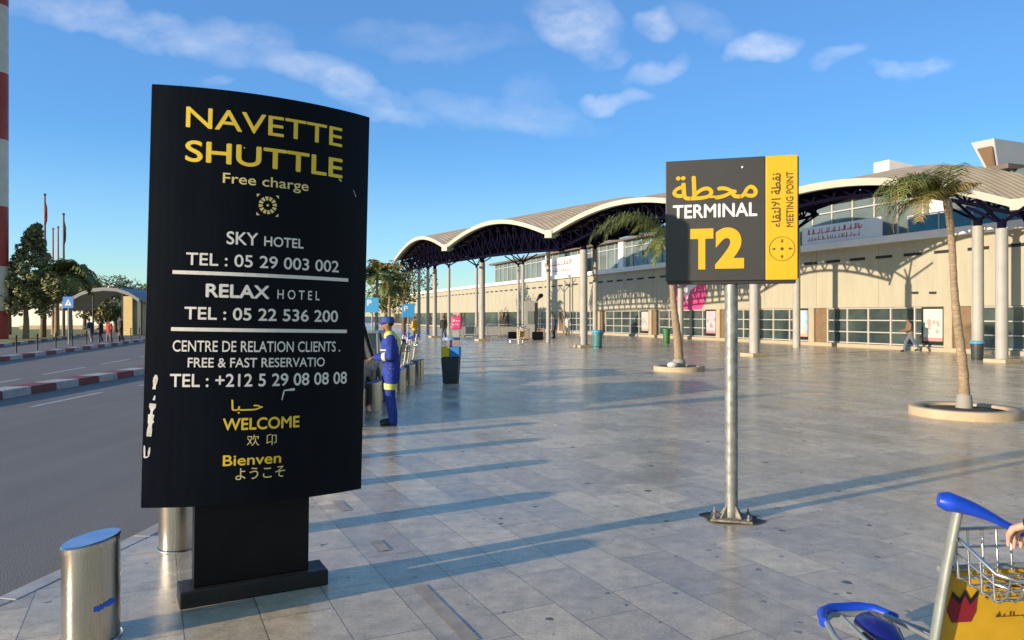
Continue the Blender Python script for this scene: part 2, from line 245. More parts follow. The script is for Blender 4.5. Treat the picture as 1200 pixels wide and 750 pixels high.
# ------------------------------------------------------------------ mesh helpers
class MB:
    def __init__(s): s.v = []; s.f = []; s.mi = []; s.cur = 0; s.sm = []
    def _add(s, vs, fs, smooth=False):
        o = len(s.v); s.v += [tuple(p) for p in vs]; s.f += [tuple(i + o for i in f) for f in fs]; s.mi += [s.cur] * len(fs); s.sm += [smooth] * len(fs)
        return s
    def box(s, c, d, rot=None):
        hx, hy, hz = d[0] / 2, d[1] / 2, d[2] / 2
        P = [Vector((x, y, z)) for x in (-hx, hx) for y in (-hy, hy) for z in (-hz, hz)]
        if rot is not None: P = [rot @ p for p in P]
        c = Vector(c); P = [p + c for p in P]
        return s._add(P, [(0, 1, 3, 2), (4, 6, 7, 5), (0, 4, 5, 1), (2, 3, 7, 6), (0, 2, 6, 4), (1, 5, 7, 3)])
    def hexa(s, P): # 8 points: bottom 4 ccw, top 4 ccw
        return s._add(P, [(3, 2, 1, 0), (4, 5, 6, 7), (0, 1, 5, 4), (1, 2, 6, 5), (2, 3, 7, 6), (3, 0, 4, 7)])
    def quad(s, a, b, c, d): return s._add([a, b, c, d], [(0, 1, 2, 3)])
    def poly(s, P): return s._add(P, [tuple(range(len(P)))])
    def tube(s, pts, r, n=10, caps=True, flat=None, smooth=True):
        pts = [Vector(p) for p in pts]; m = len(pts)
        rs = r if isinstance(r, (list, tuple)) else [r] * m
        V = []; up0 = None
        for i, p in enumerate(pts):
            d = (pts[min(i + 1, m - 1)] - pts[max(i - 1, 0)]).normalized()
            if up0 is None:
                up0 = Vector((0, 0, 1)) if abs(d.z) < .9 else Vector((1, 0, 0))
            a = d.cross(up0)
            if a.length < 1e-5: a = d.cross(Vector((0, 1, 0)))
            a.normalize(); b = a.cross(d).normalized(); up0 = b
            for k in range(n):
                an = 2 * PI * k / n
                V.append(p + a * math.cos(an) * rs[i] + b * math.sin(an) * rs[i] * (flat or 1))
        F = []
        for i in range(m - 1):
            for k in range(n):
                F.append((i * n + k, i * n + (k + 1) % n, (i + 1) * n + (k + 1) % n, (i + 1) * n + k))
        s._add(V, F, smooth)
        if caps:
            s._add(V[:n], [tuple(range(n))[::-1]]); s._add(V[-n:], [tuple(range(n))])
        return s
    def lathe(s, c, prof, n=32, sx=1, sy=1, smooth=True):
        V = []
        for (r, z) in prof:
            for k in range(n):
                a = 2 * PI * k / n; V.append((c[0] + r * sx * math.cos(a), c[1] + r * sy * math.sin(a), c[2] + z))
        F = [(i * n + k, i * n + (k + 1) % n, (i + 1) * n + (k + 1) % n, (i + 1) * n + k) for i in range(len(prof) - 1) for k in range(n)]
        s._add(V, F, smooth)
        if prof[0][0] > 1e-4: s._add(V[:n], [tuple(range(n))[::-1]])
        if prof[-1][0] > 1e-4: s._add(V[-n:], [tuple(range(n))])
        return s
    def ball(s, c, r, n=12, sc=(1, 1, 1)):
        prof = [(math.sin(PI * i / n) * r, -math.cos(PI * i / n) * r * sc[2]) for i in range(n + 1)]
        prof[0] = (1e-5, prof[0][1]); prof[-1] = (1e-5, prof[-1][1])
        return s.lathe(c, prof, n=n + 4, sx=sc[0], sy=sc[1])
    def build(s, name, m, parent=None, bevel=0.0, smooth_angle=None):
        me = bpy.data.meshes.new(name); me.from_pydata(s.v, [], s.f)
        for x in (m if isinstance(m, (list, tuple)) else [m]): me.materials.append(x)
        for p, i, sm in zip(me.polygons, s.mi, s.sm): p.material_index = i; p.use_smooth = sm
        me.update()
        o = bpy.data.objects.new(name, me); COL.objects.link(o)
        if parent is not None: o.parent = parent
        if bevel > 0:
            bv = o.modifiers.new('bevel', 'BEVEL'); bv.width = bevel; bv.segments = 2; bv.limit_method = 'ANGLE'; bv.angle_limit = R(40)
        return o
def tag(o, label=None, cat=None, group=None, kind=None):
    if label: o['label'] = label
    if cat: o['category'] = cat
    if group: o['group'] = group
    if kind: o['kind'] = kind
    return o
def thing(name, label, cat, loc=(0, 0, 0), rz=0, group=None):
    o = bpy.data.objects.new(name, None); COL.objects.link(o); o.location = loc; o.rotation_euler = (0, 0, rz); o.empty_display_size = .1
    return tag(o, label, cat, group)
def copy_tree(o, parent=None):
    c = o.copy(); COL.objects.link(c)
    if parent is not None: c.parent = parent
    for ch in list(o.children): copy_tree(ch, c)
    return c
def px(x, y, z=0.0):
    Y = 870 * (1.75 - z) / (y - 370); return Vector(((x - 600) / 870 * Y, Y, z))
def pd(x, Y, z=0.0): return Vector(((x - 600) / 870 * Y, Y, z))
def hz(y, Y): return 1.75 + (370 - y) * Y / 870

def lettering(name, body, box, fn, m, parent, bold=0.0, rot90=False, wide=False):
    """text as a thin mesh laid on a surface: box=(s0,s1,z0,z1), fn(s,z,e)->point, e lifts it off the surface"""
    c = bpy.data.curves.new(name, 'FONT'); c.body = body; c.offset = bold if wide else 0.0; c.resolution_u = 6
    o = bpy.data.objects.new(name, c); COL.objects.link(o)
    dg = bpy.context.evaluated_depsgraph_get(); me = bpy.data.meshes.new_from_object(o.evaluated_get(dg))
    bpy.data.objects.remove(o); bpy.data.curves.remove(c)
    base = [(p.co.x, p.co.y) for p in me.vertices]; F0 = [tuple(p.vertices) for p in me.polygons]; bpy.data.meshes.remove(me)
    sh = 0 if wide else max(0, bold) * .8
    offs = [(0, 0)] + ([(sh, 0), (-sh, 0), (0, sh), (0, -sh)] if sh > 0 else [])
    P = []; F = []; E = []
    for i, (ox, oy) in enumerate(offs):
        n0 = len(P); P += [(x + ox, y + oy) for x, y in base]; E += [i * .0003] * len(base); F += [tuple(j + n0 for j in f) for f in F0]
    if rot90: P = [(-y, x) for x, y in P]
    x0 = min(p[0] for p in P); x1 = max(p[0] for p in P); y0 = min(p[1] for p in P); y1 = max(p[1] for p in P)
    s0, s1, z0, z1 = box
    V_ = [fn(s0 + (a - x0) / max(1e-6, x1 - x0) * (s1 - s0), z0 + (b - y0) / max(1e-6, y1 - y0) * (z1 - z0), e) for (a, b), e in zip(P, E)]
    me = bpy.data.meshes.new(name); me.from_pydata([tuple(v_) for v_ in V_], [], F); me.materials.append(m); me.update()
    ob = bpy.data.objects.new(name, me); COL.objects.link(ob); ob.parent = parent
    return ob
def strip(mb, fn, s0, s1, z0, z1, n=1):
    for i in range(n):
        a = s0 + (s1 - s0) * i / n; b = s0 + (s1 - s0) * (i + 1) / n
        mb.quad(fn(a, z0), fn(b, z0), fn(b, z1), fn(a, z1))
def fpoly(mb, fn, pts): mb.poly([fn(a, b) for a, b in pts])

# ------------------------------------------------------------------ setting: ground, road, plaza, kerbs
ROADZ = -0.12
def sheet(name, pts, z, m):
    mb = MB(); mb.poly([(x, y, z) for x, y in pts]); o = mb.build(name, m); tag(o, kind='structure'); return o
sheet('ground', [(-900, -300), (900, -300), (900, 1600), (-900, 1600)], ROADZ - .012, M['pave_grey'])
sheet('road', [(-90, -60), (0, -60), (-1, 0), (-2, 30), (-5, 60), (-18, 120), (-90, 160)], ROADZ, M['asphalt'])
KERB = [(-9.5, -14), (-6.6, -5), (-5.2, -1), (-4.25, 1.6), (-3.6, 3.4), (-3.2, 4.6), (-3.02, 5.9), (-2.88, 8), (-2.78, 12), (-2.85, 17), (-3.5, 24), (-5.6, 35), (-9.5, 50), (-17, 70), (-34, 105)]
mb = MB()
pl = [(x + .16, y) for x, y in KERB]
mb.poly([(90, -14, 0)] + [(90, 260, 0), (-34, 260, 0)] + [(x, y, 0) for x, y in reversed(pl)])
tag(mb.build('plaza', M['floor']), kind='structure')
# stone kerb with a real step
def polyline(pts, step):
    out = []
    for (a, b) in zip(pts[:-1], pts[1:]):
        a = Vector((*a, 0)); b = Vector((*b, 0)); n = max(1, int((b - a).length / step))
        for i in range(n): out.append(a.lerp(b, i / n))
    out.append(Vector((*pts[-1], 0))); return out
def kerb(name, pts, width, z0, z1, mats, step, gap=0.0, chamfer=.03):
    P = polyline(pts, step); mb = MB()
    for i in range(len(P) - 1):
        a, b = P[i], P[i + 1]; d = (b - a).normalized(); b = b - d * gap
        def nrm(j):
            t = (P[min(j + 1, len(P) - 1)] - P[max(j - 1, 0)]).normalized(); return Vector((t.y, -t.x, 0))
        na, nb = nrm(i) * width, nrm(i + 1) * width
        mb.cur = i % len(mats)
        mb.hexa([a + Vector((0, 0, z0)), b + Vector((0, 0, z0)), b + nb + Vector((0, 0, z0)), a + na + Vector((0, 0, z0)), a + na * .04 + Vector((0, 0, z1)), b + nb * .04 + Vector((0, 0, z1)), b + nb * .96 + Vector((0, 0, z1)), a + na * .96 + Vector((0, 0, z1))])
    o = mb.build(name, [M[k] for k in mats], bevel=chamfer * .5); tag(o, kind='structure'); return o
kerb('plaza_kerb', KERB, .16, ROADZ - .05, .004, ['kerb_stone', 'kerb_white', 'kerb_stone', 'kerb_stone'], 1.0, .008, .02)
kerb('median_kerb', [(-11.9, -12), (-11.85, 0), (-12.0, 16.6), (-12.35, 24), (-13.0, 45), (-15.5, 66)], .62, ROADZ - .05, .07, ['kerb_white', 'kerb_red'], 1.0, .004)
kerb('far_kerb', [(-14.5, 5.6), (-21.2, 29.8), (-27.1, 53.6), (-36, 80)], .45, ROADZ - .05, .06, ['kerb_red', 'kerb_white'], 1.35, .004)
sheet('far_pavement', [(-14.6, 5.8), (-21.4, 29.8), (-27.3, 53.6), (-36.2, 80), (-44, 80), (-33.5, 54), (-27.5, 37), (-19, 5)], -.02, M['pave_grey'])
kerb('lawn_kerb', [(-19.2, 5), (-27.7, 37), (-33.7, 54), (-44, 80)], .3, ROADZ - .02, .12, ['kerb_white', 'kerb_red'], 1.6, .004)
sheet('lawn', [(-19.3, 5), (-27.9, 37), (-33.9, 54), (-44, 82), (-62, 118), (-95, 118), (-75, 54), (-70, 20), (-60, 0)], .07, M['grass'])
mb = MB()
def dash(a, b, w):
    a = Vector((*a, ROADZ + .004)); b = Vector((*b, ROADZ + .004)); d = (b - a).normalized(); n = Vector((-d.y, d.x, 0)) * w / 2
    mb.quad(a - n, a + n, b + n, b - n)
for k in range(-3, 5): dash((-9.85 - .1 * k, 15.2 + 4.6 * k), (-10.0 - .1 * k, 18.1 + 4.6 * k), .13)
for k in range(-3, 6): dash((-14.9 - .95 * k, 23.6 + 5 * k), (-15.5 - .95 * k, 27 + 5 * k), .14)
tag(mb.build('lane_markings', M['line_white']), kind='structure')
# narrow darker stone strip that runs through the paving beside the totem
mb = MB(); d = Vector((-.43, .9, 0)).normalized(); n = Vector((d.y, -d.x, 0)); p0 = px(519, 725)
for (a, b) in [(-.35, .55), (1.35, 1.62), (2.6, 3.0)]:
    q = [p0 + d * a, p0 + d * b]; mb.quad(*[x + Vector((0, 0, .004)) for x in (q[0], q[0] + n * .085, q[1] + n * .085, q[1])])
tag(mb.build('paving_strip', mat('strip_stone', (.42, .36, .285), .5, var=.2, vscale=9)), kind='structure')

# ------------------------------------------------------------------ terminal building
FO = Vector((18.9, 41, 0)); FU = Vector((-.363, .932, 0)).normalized(); FN = Vector((-.932, -.363, 0)).normalized()
def FP(t, d, z): return FO + FU * t + FN * d + Vector((0, 0, z))
def fbox(mb, t0, t1, d0, d1, z0, z1):
    mb.hexa([FP(t0, d0, z0), FP(t1, d0, z0), FP(t1, d1, z0), FP(t0, d1, z0), FP(t0, d0, z1), FP(t1, d0, z1), FP(t1, d1, z1), FP(t0, d1, z1)])
term = thing('terminal_building', 'long cream airport terminal with dark window bays and glazed upper floor behind the canopy', 'building', FP(20, 0, 0), 0)
def bpart(mb, name, m, parent=None, **k):
    o = mb.build(name, m, parent or term, **k)
    o.matrix_parent_inverse = Matrix.Translation(-(parent or term).matrix_basis.translation) if parent is None else Matrix()
    return o
T0, T1 = -34, 140
mb = MB(); fbox(mb, T0, T1, -9, 0, 2.2, 5.55); bpart(mb, 'upper_wall', M['cream'])
mb = MB(); fbox(mb, T0, T1, -9, .08, 0, .2); bpart(mb, 'plinth', M['cream_pier'])
mb = MB(); fbox(mb, T0, T1, -9, .32, 5.553, 5.93); bpart(mb, 'ledge', M['white_trim'])
mb = MB(); t = T0
while t < T1:
    fbox(mb, t, t + 1.05, -.02, .012, 4.78, 4.93); t += 1.75
bpart(mb, 'vent_slots', M['slot'])
mb = MB(); t = T0 + 1.2
while t < T1: fbox(mb, t, t + .022, -.02, .006, 2.21, 5.54); t += 4.45
bpart(mb, 'panel_joints', M['joint'])
# ground floor bays, 8.9 m each
BAY0, BAYW = 3.0, 8.9
for k in range(-3, 14):
    tr = BAY0 + BAYW * k - BAYW      # right end
    mb = MB()
    fbox(mb, tr + .02, tr + .42, -.5, .03, .203, 2.197)                 # pier, right of the poster
    fbox(mb, tr + BAYW - .02 + .0, tr + BAYW + .02, -.5, .02, .203, 2.197)
    bpart(mb, 'pier', M['cream_pier'])
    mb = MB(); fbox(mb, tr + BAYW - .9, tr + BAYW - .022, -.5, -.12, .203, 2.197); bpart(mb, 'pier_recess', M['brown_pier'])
    w0, w1 = tr + .42, tr + BAYW - .9
    if k >= 6:
        mb = MB(); fbox(mb, w0, w1, -.6, -.55, .203, 2.197); bpart(mb, 'window', M['glass_dark']); continue
    mb = MB(); fbox(mb, w0, w1, -.25, -.2, .203, 2.197); win = bpart(mb, 'window', M['glass_dark'])
    fm = MB(); wd = 1.45
    nv = 4
    for i in range(nv + 1):
        tt = w1 - .05 - i * wd; fbox(fm, tt - .04, tt + .04, -.197, -.1, .203, 2.197)
    for zz in (.26, .86, 1.50, 2.15): fbox(fm, w0, w1 - .101, -.195, -.12, zz - .028, zz + .028)
    o = fm.build('frame', M['frame_white'], win); o.matrix_parent_inverse = Matrix()
    # things a traveller would see behind the glass: darker and paler interior patches
# set the children of window relative to the empty correctly (vertices are in world space)
# upper floor: set-back glazing with mullions
mb = MB(); fbox(mb, -14, 62, -1.62, -1.55, 5.94, 8.5); ug = bpart(mb, 'upper_window', M['glass_green'])
fm = MB(); t = -14
while t < 62: fbox(fm, t, t + .1, -1.547, -1.45, 5.94, 8.5); t += 1.55
fbox(fm, -14, 62, -1.545, -1.43, 7.9, 7.98)
fm.build('frame', M['frame_white'], ug)
for t in (-4.6, 27.5, 44): 
    mb = MB(); fbox(mb, t, t + .9, -1.53, -1.2, 5.94, 8.5); bpart(mb, 'upper_pier', M['white_trim'])
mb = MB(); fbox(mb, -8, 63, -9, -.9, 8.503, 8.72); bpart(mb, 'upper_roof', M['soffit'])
for (t0, t1) in ((-14, -3.65), (19.5, 23)):
    mb = MB(); fbox(mb, t0, t1, .15, .19, 5.94, 6.72); g = bpart(mb, 'balustrade', M['glass_blue'])
    fm = MB(); t = t0
    while t <= t1 + .01: fbox(fm, t - .03, t + .03, .192, .24, 5.94, 6.78); t += (t1 - t0) / max(1, round((t1 - t0) / 1.6))
    fbox(fm, t0, t1, .192, .22, 6.74, 6.80); fm.build('rail', M['frame_white'], g)
# rooftop scoop and plant boxes at right
def P3(x, y, Y): return Vector(((x - 600) / 870 * Y, Y, hz(y, Y)))
mb = MB(); back = Vector((9, 4, 0))
sc = [P3(1163, 214, 36), P3(1172, 208.5, 35), P3(1165, 162, 35), P3(1138, 167.5, 36)]
mb._add(sc + [p + back for p in sc], [(0, 1, 2, 3), (7, 6, 5, 4), (0, 4, 5, 1), (1, 5, 6, 2), (2, 6, 7, 3), (3, 7, 4, 0)])
rs = bpart(mb, 'roof_scoop', M['white_box'])
cen = sum(sc, Vector()) / 4; mb = MB(); mb.poly([cen + (p - cen) * .66 + FN * .03 for p in sc]); mb.build('scoop_opening', M['box_brown'], rs)
mb = MB(); a = [P3(1024, 207, 42), P3(1042, 205, 41.6), P3(1042, 187, 41.6), P3(1024, 191, 42)]; bk = Vector((6, 1.5, -.9))
mb._add(a + [p + bk for p in a], [(0, 1, 2, 3), (7, 6, 5, 4), (0, 4, 5, 1), (1, 5, 6, 2), (2, 6, 7, 3), (3, 7, 4, 0)])
bpart(mb, 'roof_plant_box', M['white_trim'])
mb = MB(); a = [P3(1112, 214, 39), P3(1160, 210, 38), P3(1160, 201, 38), P3(1112, 206, 39)]; bk = Vector((5, 3, 0))
mb._add(a + [p + bk for p in a], [(0, 1, 2, 3), (7, 6, 5, 4), (0, 4, 5, 1), (1, 5, 6, 2), (2, 6, 7, 3), (3, 7, 4, 0)])
bpart(mb, 'roof_parapet', M['white_trim'])

# signs and posters on the facade
def scribble(mb, fn, s0, s1, z0, z1, seed, dense=9):
    rn = random.Random(seed); s = s0; h = z1 - z0
    while s < s1 - .02:
        w = min(s1 - s, rn.uniform(.5, 1.1) * h)
        base = z0 + h * .25; th = h * .16
        fpoly(mb, fn, [(s, base), (s + w, base), (s + w, base + th), (s, base + th)])
        for j in range(rn.randint(1, 3)):
            a = s + rn.uniform(.05, .85) * w; hh = rn.choice((.45, .7, .75))
            fpoly(mb, fn, [(a, base + th * .9), (a + th, base + th * .9), (a + th, base + hh * h), (a, base + hh * h)])
        if rn.random() < .5:
            a = s + .4 * w; fpoly(mb, fn, [(a, z0), (a + th, z0), (a + th, z0 + th), (a, z0 + th)])
        s += w + h * .18
def wall_fn(d): return lambda s, z: FP(-s, d, z)     # s grows to the right
def fsign(name, label, cat, t0, t1, z0, z1, d, m, group=None):
    c = FP((t0 + t1) / 2, d, z0); root = thing(name, label, cat, c, 0, group)
    mb = MB(); fbox(mb, t0, t1, d, d + .12, z0, z1); o = mb.build('panel', m, root); o.matrix_parent_inverse = Matrix.Translation(-c)
    return root, c
def attach(o, c): o.matrix_parent_inverse = Matrix.Translation(-c); return o
for (t0, t1, z0, z1, lab) in ((-1.8, 3.95, 5.98, 7.0, 'white wall sign with two red lines, right of the yellow meeting point sign'), (33.6, 43, 5.98, 7.75, 'white wall sign with red lettering, seen between two canopy columns in mid picture')):
    rt, c = fsign('wall_sign', lab, 'sign', t0, t1, z0, z1, -.1, M['white_trim'], 'red lettered signs on the terminal')
    mb = MB(); fn = wall_fn(.026); w = t1 - t0; zh = z1 - z0
    scribble(mb, fn, -t1 + w * .08, -t0 - w * .22, z0 + zh * .46, z0 + zh * .86, 3); scribble(mb, fn, -t1 + w * .08, -t0 - w * .24, z0 + zh * .12, z0 + zh * .42, 4)
    attach(mb.build('lettering', M['red_letter'], rt), c)
def poster(k, label, c1, c2, c3):
    tr = BAY0 + BAYW * k - BAYW
    t0, t1 = tr + .5, tr + 1.55
    c = FP((t0 + t1) / 2, -.18, .45); root = thing('advertising_poster', label, 'poster', c, 0, 'poster boxes at the ends of the window bays')
    mb = MB(); fbox(mb, t0 - .12, t1 + .12, -.09, .0, .38, 2.17); attach(mb.build('case', M['black'], root), c)
    m = mat('poster_print', c1, .3, col2=c2, vscale=1.3)
    mb = MB(); fn = wall_fn(.004); w = t1 - t0
    mb.cur = 0; strip(mb, fn, -t1, -t0, .5, 2.08)
    mb.cur = 1; fn2 = wall_fn(.008)
    rn = random.Random(k)
    for i in range(7):
        a = -t1 + w * rn.uniform(.1, .9); z = rn.uniform(.75, 1.5); r = rn.uniform(.05, .13)
        fpoly(mb, wall_fn(.008 + i * .0015), [(a + r * math.cos(q * PI / 5), z + r * 1.3 * math.sin(q * PI / 5)) for q in range(10)])
    mb.cur = 2; strip(mb, wall_fn(.007), -t1, -t0, .5, .68)
    attach(mb.build('print', [m, mat('poster_detail', c3, .35), mat('poster_foot', tuple(.5 * (a + b) for a, b in zip(c3, (.6, .2, .2))), .35)], root), c)
poster(0, 'tall poster box with pale green and pink print on the wall behind the walking man', (.30, .55, .52), (.68, .66, .58), (.55, .32, .30))
poster(1, 'tall poster box with blue sky print beside the column right of the sign pole', (.08, .33, .62), (.55, .62, .66), (.60, .50, .36))
poster(2, 'tall poster box with mauve print, just left of the meeting point sign pole', (.45, .33, .42), (.60, .56, .58), (.30, .28, .35))
poster(3, 'tall poster box with pale pink and grey print, left of the leaning palm trunk', (.56, .50, .50), (.62, .40, .42), (.20, .42, .42))
# pink round mural with a white aircraft
c = FP(16, .03, 2.25); mur = thing('wall_mural', 'pink disc with a white aircraft on the cream wall under the meeting point sign', 'mural', c)
def disc_pts(t, z, r, zmin): 
    P = []
    for i in range(48):
        a = 2 * PI * i / 48; P.append((-t + r * math.cos(a), max(zmin, z + r * math.sin(a))))
    return P
mb = MB(); Z0 = 2.23
mb.poly([FP(-s, .03, z) for s, z in disc_pts(15.6, 3.7, 2.15, Z0)]); attach(mb.build('disc', M['pink'], mur), c)
mb = MB(); fn = wall_fn(.04); q = lambda pts: fpoly(mb, fn, [(-15.6 + a, 3.3 + b) for a, b in pts])
q([(-1.0, .2), (.3, .35), (1.25, .75), (1.35, .95), (1.0, .98), (-.2, .72), (-1.0, .42)]); q([(-.1, .3), (.25, .36), (-.25, -.55), (-.45, -.55)]); q([(-1.3, -.35), (-.3, .28), (-.1, .28), (-1.0, -.45)]); q([(-1.15, .35), (-.95, .42), (-1.2, .85), (-1.4, .85)])
attach(mb.build('aircraft', M['sign_white'], mur), c)
for i, (pxx, lab) in enumerate(((1073, 'small dark lamp on the cream wall, left of a pair above the poster'), (1094, 'small dark lamp on the cream wall, right of a pair above the poster'))):
    r_ = (pxx - 600) / 870; t = (18.9 - 41 * r_) / (.363 + .932 * r_); Yw = 41 + .932 * t; z = hz(343, Yw); p = FP(t, .06, z)
    o = MB(); o.box((0, 0, 0), (.34, .12, .1), Matrix.Rotation(FU.to_2d().angle_signed(Vector((1, 0))), 3, 'Z')); o.tube([(0, 0, 0), -FN * .06], .03); x = o.build('wall_lamp', M['dark_metal'], bevel=.01); x.location = p
    tag(x, lab, 'lamp', 'lamps on the terminal wall')

# ------------------------------------------------------------------ vaulted canopy
can = thing('terminal_canopy', 'canopy of white rimmed barrel vaults on round columns with dark blue lattice girders', 'canopy', (0, 0, 0))
V = [Vector((-9.5, 60.5, 6.25)), Vector((-4.33, 49, 6.25)), Vector((2.1, 40.8, 6.25)), Vector((9.5, 32.9, 6.25)), Vector((19.05, 28, 5.95)), Vector((30, 25.5, 5.95))]
AX = Vector((.93, .36, .22)); LEN = [9, 9, 8.2, 5.2, 3.2, 3.0]; RISE = [1.45, 1.4, 1.45, 1.4, 1.3]
def vault(k, s, w, dz=0.0):
    p = V[k].lerp(V[k + 1], s); p.z += RISE[k] * math.sin(PI * (.06 + .88 * s)) - RISE[k] * math.sin(PI * .06) + dz
    return p + AX * ((LEN[k] * (1 - s) + LEN[k + 1] * s) * w)
NS, NW = 28, 6
for k in range(5):
    mb = MB(); vs = [vault(k, i / NS, j / NW, .10) for j in range(NW + 1) for i in range(NS + 1)]
    fs = [(j * (NS + 1) + i, j * (NS + 1) + i + 1, (j + 1) * (NS + 1) + i + 1, (j + 1) * (NS + 1) + i) for j in range(NW) for i in range(NS)]
    mb._add(vs, fs, True); rf = mb.build('roof_vault', M['roof_cream'], can)
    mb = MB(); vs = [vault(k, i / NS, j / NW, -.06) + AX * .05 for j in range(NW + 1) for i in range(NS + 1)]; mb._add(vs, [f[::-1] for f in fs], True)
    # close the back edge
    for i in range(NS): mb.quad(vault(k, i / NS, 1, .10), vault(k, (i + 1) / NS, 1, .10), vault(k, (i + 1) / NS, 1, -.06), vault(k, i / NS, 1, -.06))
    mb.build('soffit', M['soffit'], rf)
    mb = MB(); ax = AX.copy(); ax.z = 0; ax.normalize()
    for i in range(NS):
        a, b = vault(k, i / NS, 0), vault(k, (i + 1) / NS, 0)
        hh = .12 if k < 3 else .15
        A = [a - ax * .12 - Vector((0, 0, hh)), b - ax * .12 - Vector((0, 0, hh)), b + ax * .1 - Vector((0, 0, hh)), a + ax * .1 - Vector((0, 0, hh))]
        mb.hexa(A + [p + Vector((0, 0, 2 * hh)) for p in A])
    mb.build('rim', M['roof_rim'], rf)
for k in (1, 2, 3, 4):
    mb = MB(); mb.box(V[k] + Vector((0, 0, -.02)), (.45, .45, .42), Matrix.Rotation(R(-35), 3, 'Z'))
    mb.hexa([V[k] + Vector((0, 0, -.2)) + p for p in (Vector((-.15, 0, 0)), Vector((.15, 0, 0)), AX * 3 + Vector((.15, 0, 0)), AX * 3 + Vector((-.15, 0, 0)))] + [V[k] + Vector((0, 0, .12)) + p for p in (Vector((-.15, 0, 0)), Vector((.15, 0, 0)), AX * 3 + Vector((.15, 0, 0)), AX * 3 + Vector((-.15, 0, 0)))])
    mb.build('valley_gutter', M['roof_rim'], can)
def girder(mb, a, b, h, n, r=.06, wdt=.6, side=None):
    a = Vector(a); b = Vector(b); up = Vector((0, 0, 1)); side = side or (b - a).cross(up).normalized() * wdt
    T1_, T2_ = (a + side * .5, b + side * .5), (a - side * .5, b - side * .5); B_ = (a - up * h, b - up * h)
    for e in (T1_, T2_, B_): mb.tube(e, r, 6)
    for i in range(n):
        f0, f1, fm = i / n, (i + 1) / n, (i + .5) / n
        for e in (T1_, T2_):
            mb.tube([e[0].lerp(e[1], f0), B_[0].lerp(B_[1], fm)], r * .62, 5, False); mb.tube([B_[0].lerp(B_[1], fm), e[0].lerp(e[1], f1)], r * .62, 5, False)
        mb.tube([T1_[0].lerp(T1_[1], f0), T2_[0].lerp(T2_[1], f0)], r * .6, 5, False)
AXH = AX.copy(); AXH.z = 0
def arch_truss(k, w, n, low, drop):
    mb = MB(); T_ = [vault(k, i / n, w, -.26) for i in range(n + 1)]; B_ = []
    for i in range(n + 1):
        q = V[k].lerp(V[k + 1], i / n) + AX * ((LEN[k] + (LEN[k + 1] - LEN[k]) * i / n) * w); f = vault(k, i / n, w, -.26).z - q.z
        q.z += f * low - drop; B_.append(q)
    sd = AXH.normalized() * .38
    for o_ in (-1, 1): mb.tube([p + sd * o_ for p in T_], .07, 6)
    mb.tube(B_, .085, 6)
    for i in range(n):
        for o_ in (-1, 1):
            m_ = (B_[i] + B_[i + 1]) / 2; mb.tube([T_[i] + sd * o_, m_], .05, 5, False); mb.tube([m_, T_[i + 1] + sd * o_], .05, 5, False)
        mb.tube([T_[i] - sd, T_[i] + sd], .04, 5, False)
    return mb.build('arch_truss', M['navy'], can)
for k, ws, low, drop in ((0, (.10, .22, .36, .52, .68, .82, .97), .05, 1.0), (1, (.10, .22, .36, .52, .68, .82, .97), .08, 1.0), (2, (.12, .28, .45, .62, .80, .98), .88, .62), (3, (.2, .5, .75, .96), .95, .36), (4, (.3, .9), .95, .36)):
    for w in ws: arch_truss(k, w, 13 + (ws.index(w) % 3) * 2, low, drop)
for k in range(6):
    mb = MB(); girder(mb, V[k] + AXH * .5 + Vector((0, 0, -.1)), V[k] + AXH * LEN[k] + Vector((0, 0, .22 * LEN[k] - .1)), .8, 8, .07, .7); mb.build('lattice_girder', M['navy'], can)
# columns: (pixel x, pixel base y, width m, top z, plinth)
cols = [(1174, 425, .42, 5.0, 1), (1146, 419, .44, 5.5, 0), (884, 417.5, .42, 5.3, 1), (933.5, 407.5, .40, 6.3, 0), (797.5, 401.5, .38, 6.2, 0), (684, 407, .43, 5.4, 1), (697.5, 400, .34, 6.3, 0), (642.5, 401, .27, 6.1, 0), (613, 392.5, .27, 6.4, 0), (607.5, 391.5, .24, 6.4, 0),
        (565, 399.5, .42, 5.45, 1), (558.5, 392, .28, 6.2, 0), (526, 392, .30, 6.2, 0), (509.5, 395.5, .36, 5.5, 1), (501.5, 391.5, .30, 6.1, 0), (491, 391.5, .30, 6.1, 0), (1240, 421, .42, 5.2, 1)]
for (cx, cy, w, top, pl_) in cols:
    p = px(cx, cy); mb = MB(); mb.lathe(p, [(w / 2, 0), (w / 2, top * .3), (w / 2 * .97, top)], 20); co = mb.build('column', M['column'], can)
    if pl_:
        mb = MB(); mb.box(p + Vector((0, 0, .07)), (.85, .85, .14), Matrix.Rotation(R(22), 3, 'Z')); mb.build('plinth', M['plinth'], co, bevel=.015)
    mb = MB(); tp = p + Vector((0, 0, top))
    mb.lathe(tp, [(w * .36, 0), (w * .36, .3), (.1, .35)], 12)
    for (ax_, ay_) in ((1, .4), (-1, -.4), (.4, -1), (-.4, 1)): mb.tube([tp + Vector((0, 0, .2)), tp + Vector((ax_ * 1.3, ay_ * 1.3, 1.0))], .06, 6)
    mb.build('strut', M['navy'], co)

